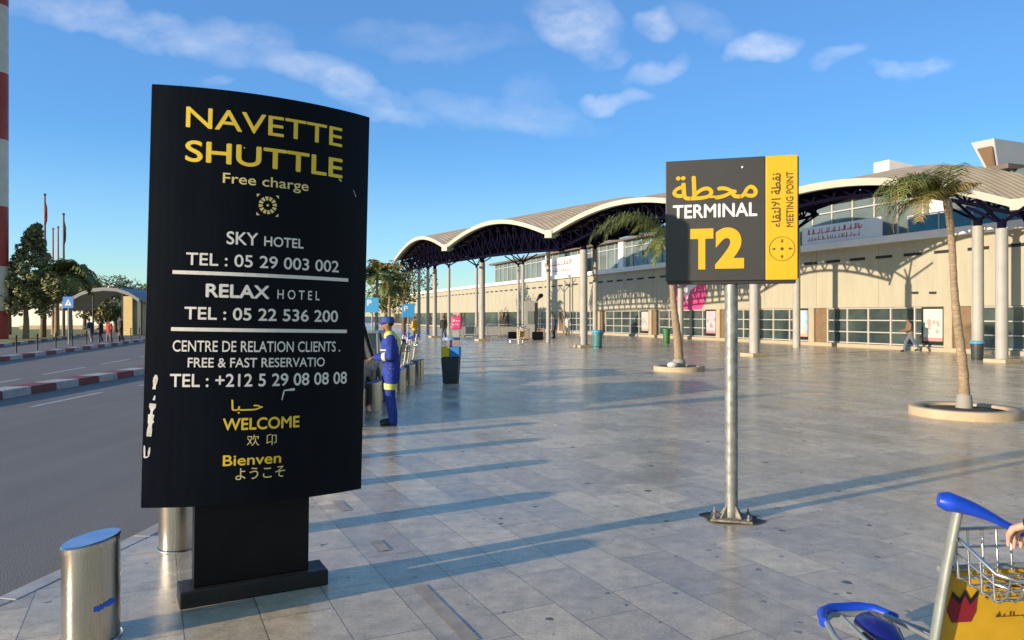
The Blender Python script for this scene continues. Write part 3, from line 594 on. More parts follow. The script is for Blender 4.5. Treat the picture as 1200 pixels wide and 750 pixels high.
# ------------------------------------------------------------------ totem sign
CX, CY, TH, TW, SAG, TILT = -1.61982, 4.70009, .48901, 1.33170, .13317, .02319
RC = (TW * TW / 4 + SAG * SAG) / (2 * SAG); HALF = RC * math.asin(TW / 2 / RC)
tot = thing('shuttle_sign', 'tall black curved totem sign with yellow NAVETTE SHUTTLE heading at the kerb', 'sign', (CX, CY, 0), TH)
def TP(s, z, off=0.0):        # local: x along the chord, -y to the front
    a = RC * math.sin(s / RC); d = RC * math.cos(s / RC) - RC + SAG + off
    return Vector((a * math.cos(TILT) + z * math.sin(TILT), -d, z * math.cos(TILT) - a * math.sin(TILT)))
ZT, ZB = 3.11535, .59676
mb = MB(); n = 28
S_ = [-HALF + 2 * HALF * i / n for i in range(n + 1)]
fr = [TP(s, ZB) for s in S_] + [TP(s, ZT) for s in S_]
def TB(s, z):
    f = TP(s, z); f.y = .07 + (SAG - (-f.y)) * 0 + .04 * math.cos(s / HALF * PI / 2); return f
bk = [TB(s, ZB) for s in S_] + [TB(s, ZT) for s in S_]
q = n + 1
mb._add(fr + bk, [], False)
o_ = 0
F = []
for i in range(n):
    F.append((i, i + 1, q + i + 1, q + i)); F.append((2 * q + i + 1, 2 * q + i, 3 * q + i, 3 * q + i + 1))
    F.append((q + i, q + i + 1, 3 * q + i + 1, 3 * q + i)); F.append((i + 1, i, 2 * q + i, 2 * q + i + 1))
F.append((0, q, 3 * q, 2 * q)); F.append((q + n, n, 2 * q + n, 3 * q + n))
mb.f += F; mb.mi += [0] * len(F); mb.sm += [False] * len(F)
panel = mb.build('panel', M['panel_black'], tot)
sf = lambda s, z, e=0: TP(s, z, .0025 + e)
def tt(name, body, box, m, bold=0.0): return lettering(name, body, box, sf, m, panel, bold)
Y_, W_ = M['yellow_letter'], M['white_letter']
tt('heading', 'NAVETTE', (-.487, .469, 2.869, 2.994), Y_, .012)
tt('heading', 'SHUTTLE', (-.487, .477, 2.663, 2.793), Y_, .022)
tt('subheading', 'Free charge', (-.272, .243, 2.530, 2.612), M['pale_yellow'], .012)
tt('text_line', 'SKY', (-.243, -.061, 2.179, 2.259), W_, .022); tt('text_line', 'HOTEL', (-.025, .220, 2.181, 2.243), W_, .022)
tt('text_line', 'TEL : 05 29 003 002', (-.467, .466, 2.044, 2.120), W_, .016)
tt('text_line', 'RELAX', (-.353, .015, 1.854, 1.937), W_, .04); tt('text_line', 'H O T E L', (.062, .334, 1.857, 1.916), W_, .01)
tt('text_line', 'TEL : 05 22 536 200', (-.469, .468, 1.718, 1.795), W_, .022)
tt('text_line', 'CENTRE DE RELATION CLIENTS .', (-.529, .489, 1.525, 1.593), W_, .012)
tt('text_line', 'FREE & FAST RESERVATIO', (-.443, .380, 1.431, 1.490), W_, .016)
tt('text_line', 'TEL : +212 5 29 08 08 08', (-.540, .546, 1.313, 1.393), W_, .02)
tt('greeting', '\ufe8e\ufe92\u0640\u0640\ufea3', (-.193, -.009, 1.150, 1.235), Y_, .01)
tt('greeting', 'WELCOME', (-.238, .220, 1.048, 1.123), Y_, .03)
tt('greeting', '\u6b22', (-.099, -.025, .949, 1.018), M['pale_yellow'], -.004); tt('greeting', '\u536c', (.016, .078, .948, 1.018), M['pale_yellow'], -.004)
tt('greeting', 'Bienven', (-.233, .109, .833, .899), Y_, .02)
tt('greeting', '\u3088\u3046\u3053\u305d', (-.159, .135, .745, .816), M['pale_yellow'], .004)
mb = MB(); strip(mb, sf, -.541, .539, 1.988, 2.010, 16); strip(mb, sf, -.541, .537, 1.648, 1.670, 16); mb.build('divider_line', W_, panel)
# sun-shaped emblem of small rays with corner marks
mb = MB(); ec, ez = -.009, 2.435
for i in range(12):
    a = 2 * PI * i / 12 + .13; c_, s_ = math.cos(a), math.sin(a); r0, r1 = .030, .054
    pts = [(ec + c_ * r0 - s_ * .005, ez + s_ * r0 + c_ * .005), (ec + c_ * r0 + s_ * .005, ez + s_ * r0 - c_ * .005), (ec + c_ * r1 + s_ * .010, ez + s_ * r1 - c_ * .010), (ec + c_ * r1 - s_ * .010, ez + s_ * r1 + c_ * .010)]
    fpoly(mb, sf, pts)
fpoly(mb, sf, [(ec + .008 * math.cos(k), ez + .008 * math.sin(k)) for k in (0, 1, 2, 3, 4, 5)])
for (a, b) in ((1, 1), (1, -1), (-1, 1), (-1, -1)):
    fpoly(mb, sf, [(ec + a * .066, ez + b * .066), (ec + a * .066, ez + b * .046), (ec + a * .046, ez + b * .066)][::(1 if a * b < 0 else -1)])
mb.build('emblem', M['pale_yellow'], panel)
# scuffs where the black film has come off
mb = MB(); sg = lambda s, z: TP(s, z, .002)
rn = random.Random(5)
def scuff(pts, w, seed):
    rn = random.Random(seed)
    for (a, b) in zip(pts[:-1], pts[1:]):
        d = Vector((b[0] - a[0], b[1] - a[1])); m_ = max(1, int(d.length / .02)); nn = Vector((-d.y, d.x)).normalized()
        ws = [w * rn.uniform(.35, 1.15) for _ in range(m_ + 1)]
        for i in range(m_):
            p = Vector(a) + d * (i / m_); r = Vector(a) + d * ((i + 1) / m_)
            fpoly(mb, sg, [tuple(p - nn * ws[i]), tuple(r - nn * ws[i + 1]), tuple(r + nn * ws[i + 1]), tuple(p + nn * ws[i])])
scuff([(-.618, 1.385), (-.628, 1.30)], .013, 1); scuff([(-.622, 1.262), (-.628, 1.235)], .006, 8); scuff([(-.632, 1.215), (-.640, 1.15), (-.650, 1.02)], .017, 2); scuff([(-.640, 1.13), (-.630, 1.10)], .010, 11)
scuff([(-.674, .965), (-.672, .895), (-.650, .900), (-.644, .955)], .0065, 3)
scuff([(.105, 1.225), (.118, 1.285), (.185, 1.29)], .0075, 4); scuff([(.452, 2.66), (.470, 2.645)], .005, 6); scuff([(.565, 2.60), (.585, 2.56)], .004, 7); scuff([(-.158, 2.778), (-.15, 2.772)], .004, 9)
mb.build('scuff_marks', M['wear'], panel)
mb = MB(); mb.hexa([Vector((x + (z * .012), y, z)) for z in (.1, ZB + .02) for x, y in ((-.37, -.04), (.317, -.04), (.317, .10), (-.37, .10))]); mb.build('post', M['post_black'], tot, bevel=.004)
mb = MB(); mb.box((-.007, 0.03, .05), (.885, .24, .1)); mb.build('base_plate', M['plate_dark'], tot, bevel=.008)

# ------------------------------------------------------------------ meeting point sign
MC = Vector((1.851, 6.3, 0)); md = Vector((.96039, -.27864, 0)); mang = math.atan2(md.y, md.x)
mp_ = thing('terminal_sign', 'dark grey and yellow TERMINAL T2 meeting point box sign on a steel pole', 'sign', (MC.x, MC.y, 0), mang)
ZB2, ZT2 = 2.048, 3.089
mb = MB(); mb.box((-.127, .1, (ZB2 + ZT2) / 2), (.822, .2, ZT2 - ZB2)); bx = mb.build('sign_box', M['sign_grey'], mp_, bevel=.006)
mb = MB(); mb.box((.4115, .1, (ZB2 + ZT2) / 2), (.2535, .196, ZT2 - ZB2 - .002)); yb = mb.build('yellow_panel', M['sign_yellow'], mp_, bevel=.006)
mb = MB(); mb.box((0.0, .105, ZB2 - .012), (1.05, .17, .024)); mb.box((.543, .11, (ZB2 + ZT2) / 2), (.01, .17, ZT2 - ZB2 - .03)); mb.build('shaded_edges', M['edge_shade'], mp_)  # black strips paint the shade on the box's underside and right side
f2 = lambda s, z, e=0: Vector((s, -.0025 - e, z)); f3 = lambda s, z, e=0: Vector((s, -.0005 - e, z))
SY = M['sign_yellow']
lettering('arabic_word', '\ufe94\ufec4\ufea4\ufee3', (-.48, .223, 2.742, 2.955), f2, SY, bx, .022)
lettering('terminal_word', 'TERMINAL', (-.476, .219, 2.588, 2.706), f2, M['sign_white'], bx, .03)
lettering('terminal_number', 'T', (-.329, -.137, 2.147, 2.496), f2, SY, bx, .055, wide=True); lettering('terminal_number', '2', (-.123, .113, 2.150, 2.500), f2, SY, bx, .055, wide=True)
lettering('meeting_point', 'MEETING POINT', (.447, .503, 2.488, 2.948), f3, M['brown_letter'], yb, .012, True)
lettering('arabic_line', '\ufe80\ufe8e\ufed8\ufe98\ufedf\ufefb\ufe8d \ufe94\ufec4\ufed8\ufee7', (.328, .408, 2.488, 2.940), f3, M['brown_letter'], yb, .02, True)
mb = MB(); cs, cz, cr = .4145, 2.308, .101
for i in range(48):
    a, b = 2 * PI * i / 48, 2 * PI * (i + 1) / 48
    fpoly(mb, f3, [(cs + (cr - .003) * math.cos(a), cz + (cr - .003) * math.sin(a)), (cs + (cr + .001) * math.cos(a), cz + (cr + .001) * math.sin(a)), (cs + (cr + .001) * math.cos(b), cz + (cr + .001) * math.sin(b)), (cs + (cr - .003) * math.cos(b), cz + (cr - .003) * math.sin(b))])
fpoly(mb, f3, [(cs + .014 * math.cos(i), cz + .014 * math.sin(i)) for i in (0, .78, 1.57, 2.36, 3.14, 3.93, 4.71, 5.5)])
for i in range(4):
    a = PI / 2 * i; c_, s_ = math.cos(a), math.sin(a); tr = lambda u_, v_: (cs + c_ * u_ - s_ * v_, cz + s_ * u_ + c_ * v_)
    fpoly(mb, f3, [tr(.050, 0), tr(.066, -.014), tr(.066, .014)]); fpoly(mb, f3, [tr(.066, -.004), tr(.082, -.004), tr(.082, .004), tr(.066, .004)])
mb.build('meeting_symbol', M['brown_letter'], yb)
mb = MB(); mb.ball((.10, -.002, 3.005), .010, 6); mb.build('bolt', M['sign_white'], bx)
mb = MB(); mb.tube([(.01, .1, .0), (.01, .1, ZB2)], .0545, 20); mb.build('pole', M['galv'], mp_)
mb = MB(); mb.box((.01, .1, .012), (.34, .28, .02)); 
for k in range(4):
    a = PI / 4 + PI / 2 * k; rot = Matrix.Rotation(a, 3, 'Z'); P = [Vector((.05, -.006, .022)), Vector((.125, -.006, .022)), Vector((.05, -.006, .125)), Vector((.05, .006, .022)), Vector((.125, .006, .022)), Vector((.05, .006, .125))]
    mb._add([rot @ p + Vector((.01, .1, 0)) for p in P], [(0, 1, 2), (5, 4, 3), (0, 3, 4, 1), (1, 4, 5, 2), (2, 5, 3, 0)])
for (a, b) in ((.14, .11), (-.14, .11), (.14, -.11), (-.14, -.11)): mb.lathe((.01 + a, .1 + b, .02), [(.016, 0), (.016, .02), (.008, .021), (.008, .05)], 8)
mb.build('foot_plate', M['rust'], mp_)
mb = MB(); rn = random.Random(2)
mb.poly([(.01 + .27 * rn.uniform(.8, 1.1) * math.cos(a / 9 * PI), .1 + .21 * rn.uniform(.8, 1.1) * math.sin(a / 9 * PI), .006) for a in range(18)])
mb.build('foot_grout', mat('grout', (.07, .065, .06), .8, var=.3, vscale=10), mp_)

# ------------------------------------------------------------------ steel bollards along the kerb
def bollard(loc, label, tape=False):
    root = thing('steel_bollard', label, 'bollard', loc, 0, 'steel bollards along the plaza kerb')
    mb = MB(); prof = [(.142, 0), (.142, .56)]; n = 40
    V0 = []; 
    for z in (0.012, .54):
        for k in range(n):
            a = 2 * PI * k / n; zz = z - (.02 if z > .1 else 0) + (.026 * math.cos(a - .4) if z > .1 else 0); V0.append((.142 * math.cos(a), .142 * math.sin(a), zz))
    mb._add(V0, [(k, (k + 1) % n, n + (k + 1) % n, n + k) for k in range(n)], True); mb.build('tube', M['steel'], root)
    mb = MB(); C = [(.147 * math.cos(2 * PI * k / n), .147 * math.sin(2 * PI * k / n), .52 + .026 * math.cos(2 * PI * k / n - .4) - .012) for k in range(n)]
    D = [(x * .995, y * .995, z + .024) for x, y, z in C]; E_ = [(x * .93, y * .93, z + .032) for x, y, z in C]
    mb._add(C + D + E_, [(k, (k + 1) % n, n + (k + 1) % n, n + k) for k in range(n)] + [(n + k, n + (k + 1) % n, 2 * n + (k + 1) % n, 2 * n + k) for k in range(n)] + [tuple(range(2 * n, 3 * n))])
    mb.build('cap', M['steel'], root); mb = MB(); mb.poly([(x * .955, y * .955, z + .0335) for x, y, z in C]); mb.build('cap_disc', M['blue_cap'], root)
    mb = MB(); mb.lathe((0, 0, 0), [(.155, .0), (.155, .008), (.143, .009)], 32); mb.build('foot_ring', M['steel'], root)
    if tape:
        mb = MB(); rn = random.Random(4)
        for (a0, a1, z0, z1) in ((-56, -36, .185, .215), (-37, -8, .198, .226)):
            Q = []
            for i in range(5):
                a = R(a0 + (a1 - a0) * i / 4); rr_ = .1440 if a0 < -50 else .1450; Q.append(((rr_ * math.cos(a), rr_ * math.sin(a), z0 + rn.uniform(-.005, .005)), (rr_ * math.cos(a), rr_ * math.sin(a), z1 + rn.uniform(-.006, .006))))
            for i in range(4): mb.quad(Q[i][0], Q[i + 1][0], Q[i + 1][1], Q[i][1])
        mb.build('tape', M['blue_tape'], root)
    return root
bollard((-2.29, 4.04, 0), 'brushed steel bollard with blue cap and a scrap of blue tape, nearest the camera', True)
bollard((-2.52, 5.62, 0), 'brushed steel bollard standing directly behind the black totem sign')
labs = ['third steel bollard from the camera, hidden behind the totem panel', 'fourth steel bollard from the camera, behind the totem panel', 'steel bollard two before the man in blue overalls', 'steel bollard at the feet of the man in blue overalls, on his kerb side', 'first steel bollard beyond the man in blue overalls', 'second steel bollard beyond the man in blue overalls', 'third steel bollard beyond the man in blue overalls', 'fourth steel bollard beyond the man in blue overalls', 'farthest steel bollard of the kerb row']
for i, yy in enumerate((7.25, 8.85, 10.45, 12.0, 13.6, 15.2, 16.8, 18.5, 20.3)):
    if i in (0, 1, 2): pass
    bollard((-2.50 - .006 * i, yy, 0), labs[i])

# ------------------------------------------------------------------ people
VOX = .03
def skin_mesh(verts, edges, radii, vox=None, extra=None):
    """limbs as runs of overlapping ellipsoids fused into one continuous surface"""
    vox = vox or VOX; mb = MB()
    R2 = [(r, r) if isinstance(r, (int, float)) else r for r in radii]
    for (i, j) in edges:
        a, b = Vector(verts[i]), Vector(verts[j]); ln = (b - a).length; m = max(1, int(ln / (.35 * min(R2[i][1], R2[j][1]))))
        for q in range(m + 1):
            t = q / m; p = a.lerp(b, t); rx = R2[i][0] + (R2[j][0] - R2[i][0]) * t; ry = R2[i][1] + (R2[j][1] - R2[i][1]) * t
            mb.ball(p, 1.0, 8, (rx, ry, (rx + ry) / 2))
    if extra is not None: mb._add(extra.v, extra.f)
    ob = mb.build('skin_tmp', []); 
    rm = ob.modifiers.new('r', 'REMESH'); rm.mode = 'VOXEL'; rm.voxel_size = vox
    sm = ob.modifiers.new('s', 'SMOOTH'); sm.factor = .5; sm.iterations = 4
    dg = bpy.context.evaluated_depsgraph_get(); out = bpy.data.meshes.new_from_object(ob.evaluated_get(dg)); me = ob.data; bpy.data.objects.remove(ob); bpy.data.meshes.remove(me)
    for p in out.polygons: p.use_smooth = True
    return out
def chains(*chs):
    vs, es, rs = [], [], []; idx = {}
    for ch in chs:
        prev = None
        for (p, r) in ch:
            key = tuple(round(c, 4) for c in p)
            if key not in idx: idx[key] = len(vs); vs.append(tuple(p)); rs.append(r)
            i = idx[key]
            if prev is not None and prev != i: es.append((prev, i))
            prev = i
    return vs, es, rs
def mesh_obj(name, me, m, parent, extra=None):
    if extra is not None:
        bm = bmesh.new(); bm.from_mesh(me); t = bpy.data.meshes.new('x'); t.from_pydata(extra.v, [], extra.f)
        for p in t.polygons: p.use_smooth = True
        bm.from_mesh(t); bm.to_mesh(me); bm.free(); bpy.data.meshes.remove(t)
        for p in me.polygons: p.use_smooth = True
    me.name = name; me.materials.clear(); me.materials.append(m); o = bpy.data.objects.new(name, me); COL.objects.link(o); o.parent = parent; return o
def hand(mb, wrist, d, palm_n, curl=.6, side=1, k=1.0):
    d = d.normalized(); pn = (palm_n - d * palm_n.dot(d)).normalized(); lat = d.cross(pn) * side
    c0 = wrist + d * .012 * k; c1 = wrist + d * .085 * k
    for j in range(4):
        l = lat * (.033 - .022 * j) * k
        mb.tube([c0 + l * .6, c1 + l], [.013 * k, .0135 * k], 8)
        q = c1 + l; dd = d.copy(); ln = [(.042, .028, .020), (.047, .031, .022), (.043, .029, .021), (.033, .022, .018)][j]; P = [q]; a = 0
        for s in ln:
            a += curl * .75; q = q + (d * math.cos(a) + pn * math.sin(a)) * s * k; P.append(q)
        mb.tube(P, [.0098 * k, .0092 * k, .0082 * k, .006 * k], 8)
    b = c0 + lat * .030 * k + d * .012 * k; m1 = b + (lat * .75 + d * .6 + pn * .25).normalized() * .042 * k; m2 = m1 + (d * .9 + pn * .5 + lat * .1).normalized() * .032 * k; m3 = m2 + (d * .6 + pn * .8 - lat * .1).normalized() * .024 * k
    mb.tube([c0 + lat * .01, b, m1, m2, m3], [.014 * k, .0145 * k, .012 * k, .0105 * k, .0075 * k], 8)
def person(label, loc, heading, height, top, trousers, skin='skin_brown', hairm='hair', arms='down', stride=0.0, group=None, detail=False, lean=0.0, long_hair=False):
    """heading: direction faced, angle from +Y counter-clockwise; local +Y is forward"""
    root = thing('person', label, 'person', loc, heading, group); k = height / 1.75; root.scale = (k, k, k)
    Vv = Vector
    def L_(p): # lean the upper body forward
        p = Vv(p)
        if p.z > .95: a = lean; dz = p.z - .95; p = Vv((p.x, p.y + dz * math.sin(a), .95 + dz * math.cos(a)))
        return p
    pel, sp1, sp2, nb = L_((0, 0, .97)), L_((0, .005, 1.13)), L_((0, .01, 1.30)), L_((0, -.005, 1.45)); hb, hm, ht = L_((0, .015, 1.54)), L_((0, .03, 1.635)), L_((0, .022, 1.705))
    sh = {s: L_((.175 * s, -.005, 1.41)) for s in (1, -1)}
    if arms == 'down': el = {s: L_((.235 * s, -.02, 1.13)) for s in (1, -1)}; wr = {s: L_((.245 * s, .05, .88)) for s in (1, -1)}
    elif arms == 'front': el = {s: L_((.23 * s, -.03, 1.14)) for s in (1, -1)}; wr = {s: L_((.10 * s, .22, 1.07)) for s in (1, -1)}
    elif arms == 'push': el = {s: L_((.24 * s, .06, 1.15)) for s in (1, -1)}; wr = {s: L_((.20 * s, .36, 1.06)) for s in (1, -1)}
    else: el = {s: L_(arms[s][0]) for s in (1, -1)}; wr = {s: L_(arms[s][1]) for s in (1, -1)}
    hip = {s: Vv((.09 * s, 0, .93)) for s in (1, -1)}
    kn = {s: Vv((.10 * s, .03 + stride * .55 * s, .50)) for s in (1, -1)}; an = {s: Vv((.10 * s, -.02 + stride * (s if s > 0 else 1.25 * s), .085 + (.05 if stride and s < 0 else 0))) for s in (1, -1)}
    ch = [[(pel, .10), (sp1, .095), (sp2, .105), (nb, .06), (hb, .052), (hm, .076), (ht, .062)]]
    for s in (1, -1):
        ch.append([(nb, .06), (sh[s], .05), (el[s], .036), (wr[s], .025)]); ch.append([(pel, .10), (hip[s], .085), (kn[s], .055), (an[s], .038), (an[s] + Vv((0, .13, -.05)), .03)])
    me = skin_mesh(*chains(*ch)); ex = MB()
    for s in (1, -1): hand(ex, wr[s], (wr[s] - el[s]) + Vv((0, 0, -.02)), Vv((-s, .15, -.1)) if arms == 'down' else Vv((0, .2, -1)), .5, -s)
    # nose, ears, brow, eyes
    ex.tube([hm + Vv((0, .078, .03)), hm + Vv((0, .103, -.008)), hm + Vv((0, .085, -.016))], [.008, .014, .008], 7)
    for s in (1, -1): ex.ball(hm + Vv((.078 * s, -.008, .005)), .026, 6, (.4, .8, 1.1))
    ex.ball(hm + Vv((0, .078, -.05)), .022, 6, (1.2, .5, .45)); ex.ball(hm + Vv((0, .062, -.085)), .03, 6, (1.1, .9, .7))
    body = mesh_obj('body', me, M[skin], root, ex)
    em = MB()
    for s in (1, -1): em.ball(hm + Vv((.031 * s, .077, .022)), .010, 6)
    em.build('eyes', M['black'], root)
    ch = [[(pel + Vv((0, -.005, -.19)), .15), (pel + Vv((0, 0, -.08)), .165), (pel + Vv((0, 0, .05)), .158), (sp1, .150), (sp2, .160), (nb + Vv((0, 0, -.02)), .085)]]
    for s in (1, -1): ch.append([(sp2, .160), (sh[s], .088), (sh[s].lerp(el[s], .5), .080), (el[s], .072), (el[s].lerp(wr[s], .85), .056), (wr[s], .050)])
    sv, se, sr = chains(*ch); sr = [(r * 1.1, r * .92) if r > .1 else r for r in sr]
    mesh_obj('top', skin_mesh(sv, se, sr), M[top], root)
    ch = []
    for s in (1, -1): ch.append([(pel + Vv((0, 0, .04)), .115), (pel + Vv((0, 0, -.05)), .125), (hip[s] + Vv((.01 * s, 0, -.10)), .108), (kn[s], .092), (an[s] + Vv((0, 0, .10)), .080), (an[s] + Vv((0, -.005, -.03)), .074)])
    mesh_obj('trousers', skin_mesh(*chains(*ch)), M[trousers], root)
    for s in (1, -1):
        mb = MB(); a = an[s]; zf = a.z - .085
        mb.tube([(a.x, a.y - .07, zf + .045), (a.x, a.y - .01, zf + .055), (a.x, a.y + .09, zf + .045), (a.x, a.y + .18, zf + .03), (a.x, a.y + .205, zf + .025)], [.036, .05, .047, .042, .02], 10); mb.build('shoe', M['shoe'], root)
    if hairm:
        mb = MB(); mb.ball(hm + Vv((0, -.018, .038)), .092, 10, (.92, 1.03, .88))
        if long_hair: mb.tube([hm + Vv((0, -.06, .03)), hm + Vv((0, -.085, -.08)), hm + Vv((0, -.08, -.2))], [.07, .075, .04], 10)
        mb.build('hair', M[hairm], root)
    root['joints'] = 0; del root['joints']
    return root, dict(hm=hm, el=el, wr=wr, sh=sh, kn=kn, hip=hip, an=an, nb=nb)
VOX = .011
# the man in blue overalls, seen from his left side, hands together in front
wk, J = person('man in blue overalls with yellow shoulder panel and blue cap, standing by the kerb', (-1.94, 11.95, 0), R(100), 1.72, 'work_blue', 'work_blue', 'skin_brown', 'hair', arms={1: ((.235, .0, 1.13), (.13, .24, 1.10)), -1: ((-.245, .01, 1.13), (-.14, .25, 1.10))}, lean=R(3))
def cap(root, hm, m):
    mb = MB(); mb.lathe(hm + Vector((0, -.012, .03)), [(.099, 0), (.103, .04), (.094, .078), (.055, .102), (1e-4, .105)], 20, .95, 1.08)
    P = [hm + Vector((.085 * math.sin(a), -.012 + .09 * math.cos(a) + .01, .035)) for a in [R(-70 + 14 * i) for i in range(11)]]; Q = [hm + Vector((.075 * math.sin(a), .055 + .125 * math.cos(a), .012)) for a in [R(-70 + 14 * i) for i in range(11)]]
    up = Vector((0, 0, .008))
    for i in range(10): mb.hexa([P[i], P[i + 1], Q[i + 1], Q[i], P[i] + up, P[i + 1] + up, Q[i + 1] + up, Q[i] + up])
    return mb.build('cap', m, root)
cap(wk, J['hm'], M['cap_blue'])
yv, ye, yr = chains([((J['nb'] + Vector((0, 0, -.01))), .105), (J['sh'][1] + Vector((-.015, 0, .005)), .094)], [((J['nb'] + Vector((0, 0, -.01))), .105), (J['sh'][-1] + Vector((.015, 0, .005)), .094)], [((J['nb'] + Vector((0, 0, -.01))), .105), (J['nb'] + Vector((0, -.045, -.10)), .125)])
mesh_obj('shoulder_panel', skin_mesh(yv, ye, yr), M['hivis'], wk)
for s in (1, -1):
    mb = MB(); a = J['el'][s].lerp(J['wr'][s], .28); b = J['el'][s].lerp(J['wr'][s], .50); mb.tube([a, b], [.074, .070], 16, False); mb.build('sleeve_band', M['reflective'], wk)
    mb = MB(); a = J['hip'][s].lerp(J['kn'][s], .58); b = J['hip'][s].lerp(J['kn'][s], .80); mb.tube([a + Vector((.004 * s, 0, 0)), b + Vector((.002 * s, 0, 0))], [.108, .102], 18, False); mb.build('knee_band', M['hivis'], wk)
mb = MB(); mb.lathe(J['nb'] + Vector((0, .02, -.235)), [(.172, 0), (.172, .018)], 24, 1.0, .84); mb.build('chest_piping', M['reflective'], wk)
VOX = .03
G2 = 'travellers on the plaza'
person('person in a yellow shirt standing among the luggage trolleys past the bollards', pd(486, 44), R(60), 1.72, 'shirt_yellow', 'trousers_grey', arms='front', group=G2)
person('person in a black top and jeans walking beside the pink kiosk', px(520, 397.5), R(170), 1.72, 'jacket_black', 'jeans', stride=.12, group=G2)
person('man in a brown top and jeans walking past the poster at the terminal wall', pd(1067, 36.2), R(80), 1.66, 'shirt_brown', 'jeans', stride=.27, arms='push', lean=R(10), group=G2)
person('person in a white shirt standing at the entrance between the canopy columns', pd(665, 66), R(180), 1.75, 'shirt_white', 'trousers_grey', group=G2)
person('person in dark clothes under the left part of the canopy, behind the barriers', pd(592, 68), R(150), 1.75, 'jacket_black', 'trousers_grey', group=G2)
person('person in navy beside the grey information column under the canopy', pd(649, 58), R(100), 1.75, 'shirt_navy', 'jacket_black', group=G2)
G3 = 'people crossing the road on the left'
for (x_, Y, t_, b_, lab, hd, ar, hh) in ((107, 50, 'shirt_navy', 'trousers_grey', 'person in navy leaning forward, leftmost of those on the road', 80, 'push', 1.7), (118, 51, 'jacket_black', 'shirt_navy', 'person in black on the road, second from the left', 95, 'front', 1.6), (128, 50, 'shirt_red', 'trousers_grey', 'person in a dark red top on the road, third from the left', 160, 'down', 1.6), (141.5, 50, 'jacket_black', 'shoe', 'tall person all in black, rightmost of those on the road', 120, 'down', 1.85)):
    person(lab, pd(x_, Y, ROADZ), R(hd), hh, t_, b_, arms=ar, group=G3, stride=.1, lean=R(14) if x_ == 107 else 0)

# ------------------------------------------------------------------ vehicles standing at the kerb
def van(label, loc, rz, paint, hgt=1.72, ln=4.4, wid=1.76):
    root = thing('parked_van', label, 'van', loc, rz, 'vehicles standing at the kerb'); h2 = ln / 2; hw = wid / 2
    belt = hgt * .58
    low = [(-h2, .34), (-h2 + .02, .62), (-h2 + .18, belt - .06), (-h2 + 1.05, belt), (h2 - .1, belt), (h2, .7), (h2 - .03, .34)]
    def arch(yc):
        return [(yc + .36 * math.cos(a), .30 + .36 * math.sin(a)) for a in [PI * i / 8 for i in range(9)]]
    ya, yb = -h2 + .85, h2 - .80
    prof = [(h2 - .03, .24)] + arch(yb) + [(yb - .37, .2), (ya + .37, .2)] + arch(ya) + [(-h2 + .03, .26)] + low
    mb = MB(); A = [Vector((-hw, y, z)) for y, z in prof]; B = [Vector((hw, y, z)) for y, z in prof]; m = len(prof)
    mb._add(A + B, [tuple(range(m)), tuple(range(2 * m - 1, m - 1, -1))] + [(i, m + i, m + (i + 1) % m, (i + 1) % m) for i in range(m)])
    body = mb.build('body', paint, root, bevel=.04)
    wi = hw * .80
    gp = [(-h2 + 1.0, belt + .003, hw - .03), (-h2 + 1.75, hgt - .05, wi), (h2 - .42, hgt - .05, wi), (h2 - .12, belt + .003, hw - .03)]
    mb = MB(); A = [Vector((-w, y, z)) for y, z, w in gp]; B = [Vector((w, y, z)) for y, z, w in gp]; mb._add(A + B, [(0, 1, 2, 3), (7, 6, 5, 4)] + [(i, 4 + i, 4 + (i + 1) % 4, (i + 1) % 4) for i in range(4)]); mb.build('windows', M['glass_dark'], root)
    mb = MB(); mb.hexa([Vector((x, y, z)) for z, k in ((hgt - .047, 1.02), (hgt, .94)) for x, y in ((-wi * k, -h2 + 1.7), (wi * k, -h2 + 1.7), (wi * k, h2 - .38), (-wi * k, h2 - .38))]); mb.build('roof', paint, root, bevel=.02)
    for s in (1, -1):
        mb = MB()
        for (y0, y1) in ((-h2 + 1.02, -h2 + 1.75), (-.1, -.1), (h2 - .95, h2 - .9), (h2 - .14, h2 - .44)): mb.tube([(s * (hw - .025), y0, belt), (s * (wi + .01), y1, hgt - .04)], .035, 6)
        mb.build('pillar', paint, root)
        for yc in (ya, yb):
            mb = MB(); mb.lathe((0, 0, 0), [(.16, -.09), (.27, -.10), (.305, -.06), (.305, .06), (.27, .10), (.16, .09)], 28); w = mb.build('wheel', M['rubber'], root); w.location = (s * (hw - .10), yc, .305); w.rotation_euler = (0, PI / 2, 0)
            mb = MB(); mb.lathe((0, 0, s * .07), [(.19, -.02), (.19, .015), (.05, .03), (1e-4, .03)], 20); rm = mb.build('rim', M['chrome_dull'], w)
        mb = MB(); mb.box((s * (hw - .10), h2 - .045, .92), (.16, .14, .50)); mb.build('tail_light', M['tail_red'], root, bevel=.02)
        mb = MB(); mb.box((s * (hw - .20), -h2 + .07, .70), (.34, .16, .18)); mb.build('headlight', M['sign_white'], root, bevel=.03)
        mb = MB(); mb.box((s * (hw + .09), -h2 + 1.35, belt + .10), (.18, .09, .14)); mb.build('mirror', paint, root, bevel=.02)
    mb = MB(); mb.box((0, h2 + .01, .42), (wid * .96, .12, .24)); mb.box((0, -h2 - .01, .42), (wid * .96, .12, .24)); mb.build('bumper', M['black'], root, bevel=.03)
    return root
M['tail_red'] = mat('tail_red', (.45, .015, .012), .25); M['van_black'] = mat('van_black', (.016, .017, .02), .3, coat=.5); M['van_grey'] = mat('van_grey', (.19, .23, .24), .35, coat=.4)
van('dark van parked at the kerb behind the black totem, only its tail showing', (-3.74, 13.35, ROADZ), R(0), M['van_black'], 1.75)
van('grey green van parked at the kerb behind the man in blue overalls', (-4.02, 18.7, ROADZ), R(.5), M['van_grey'], 1.48)

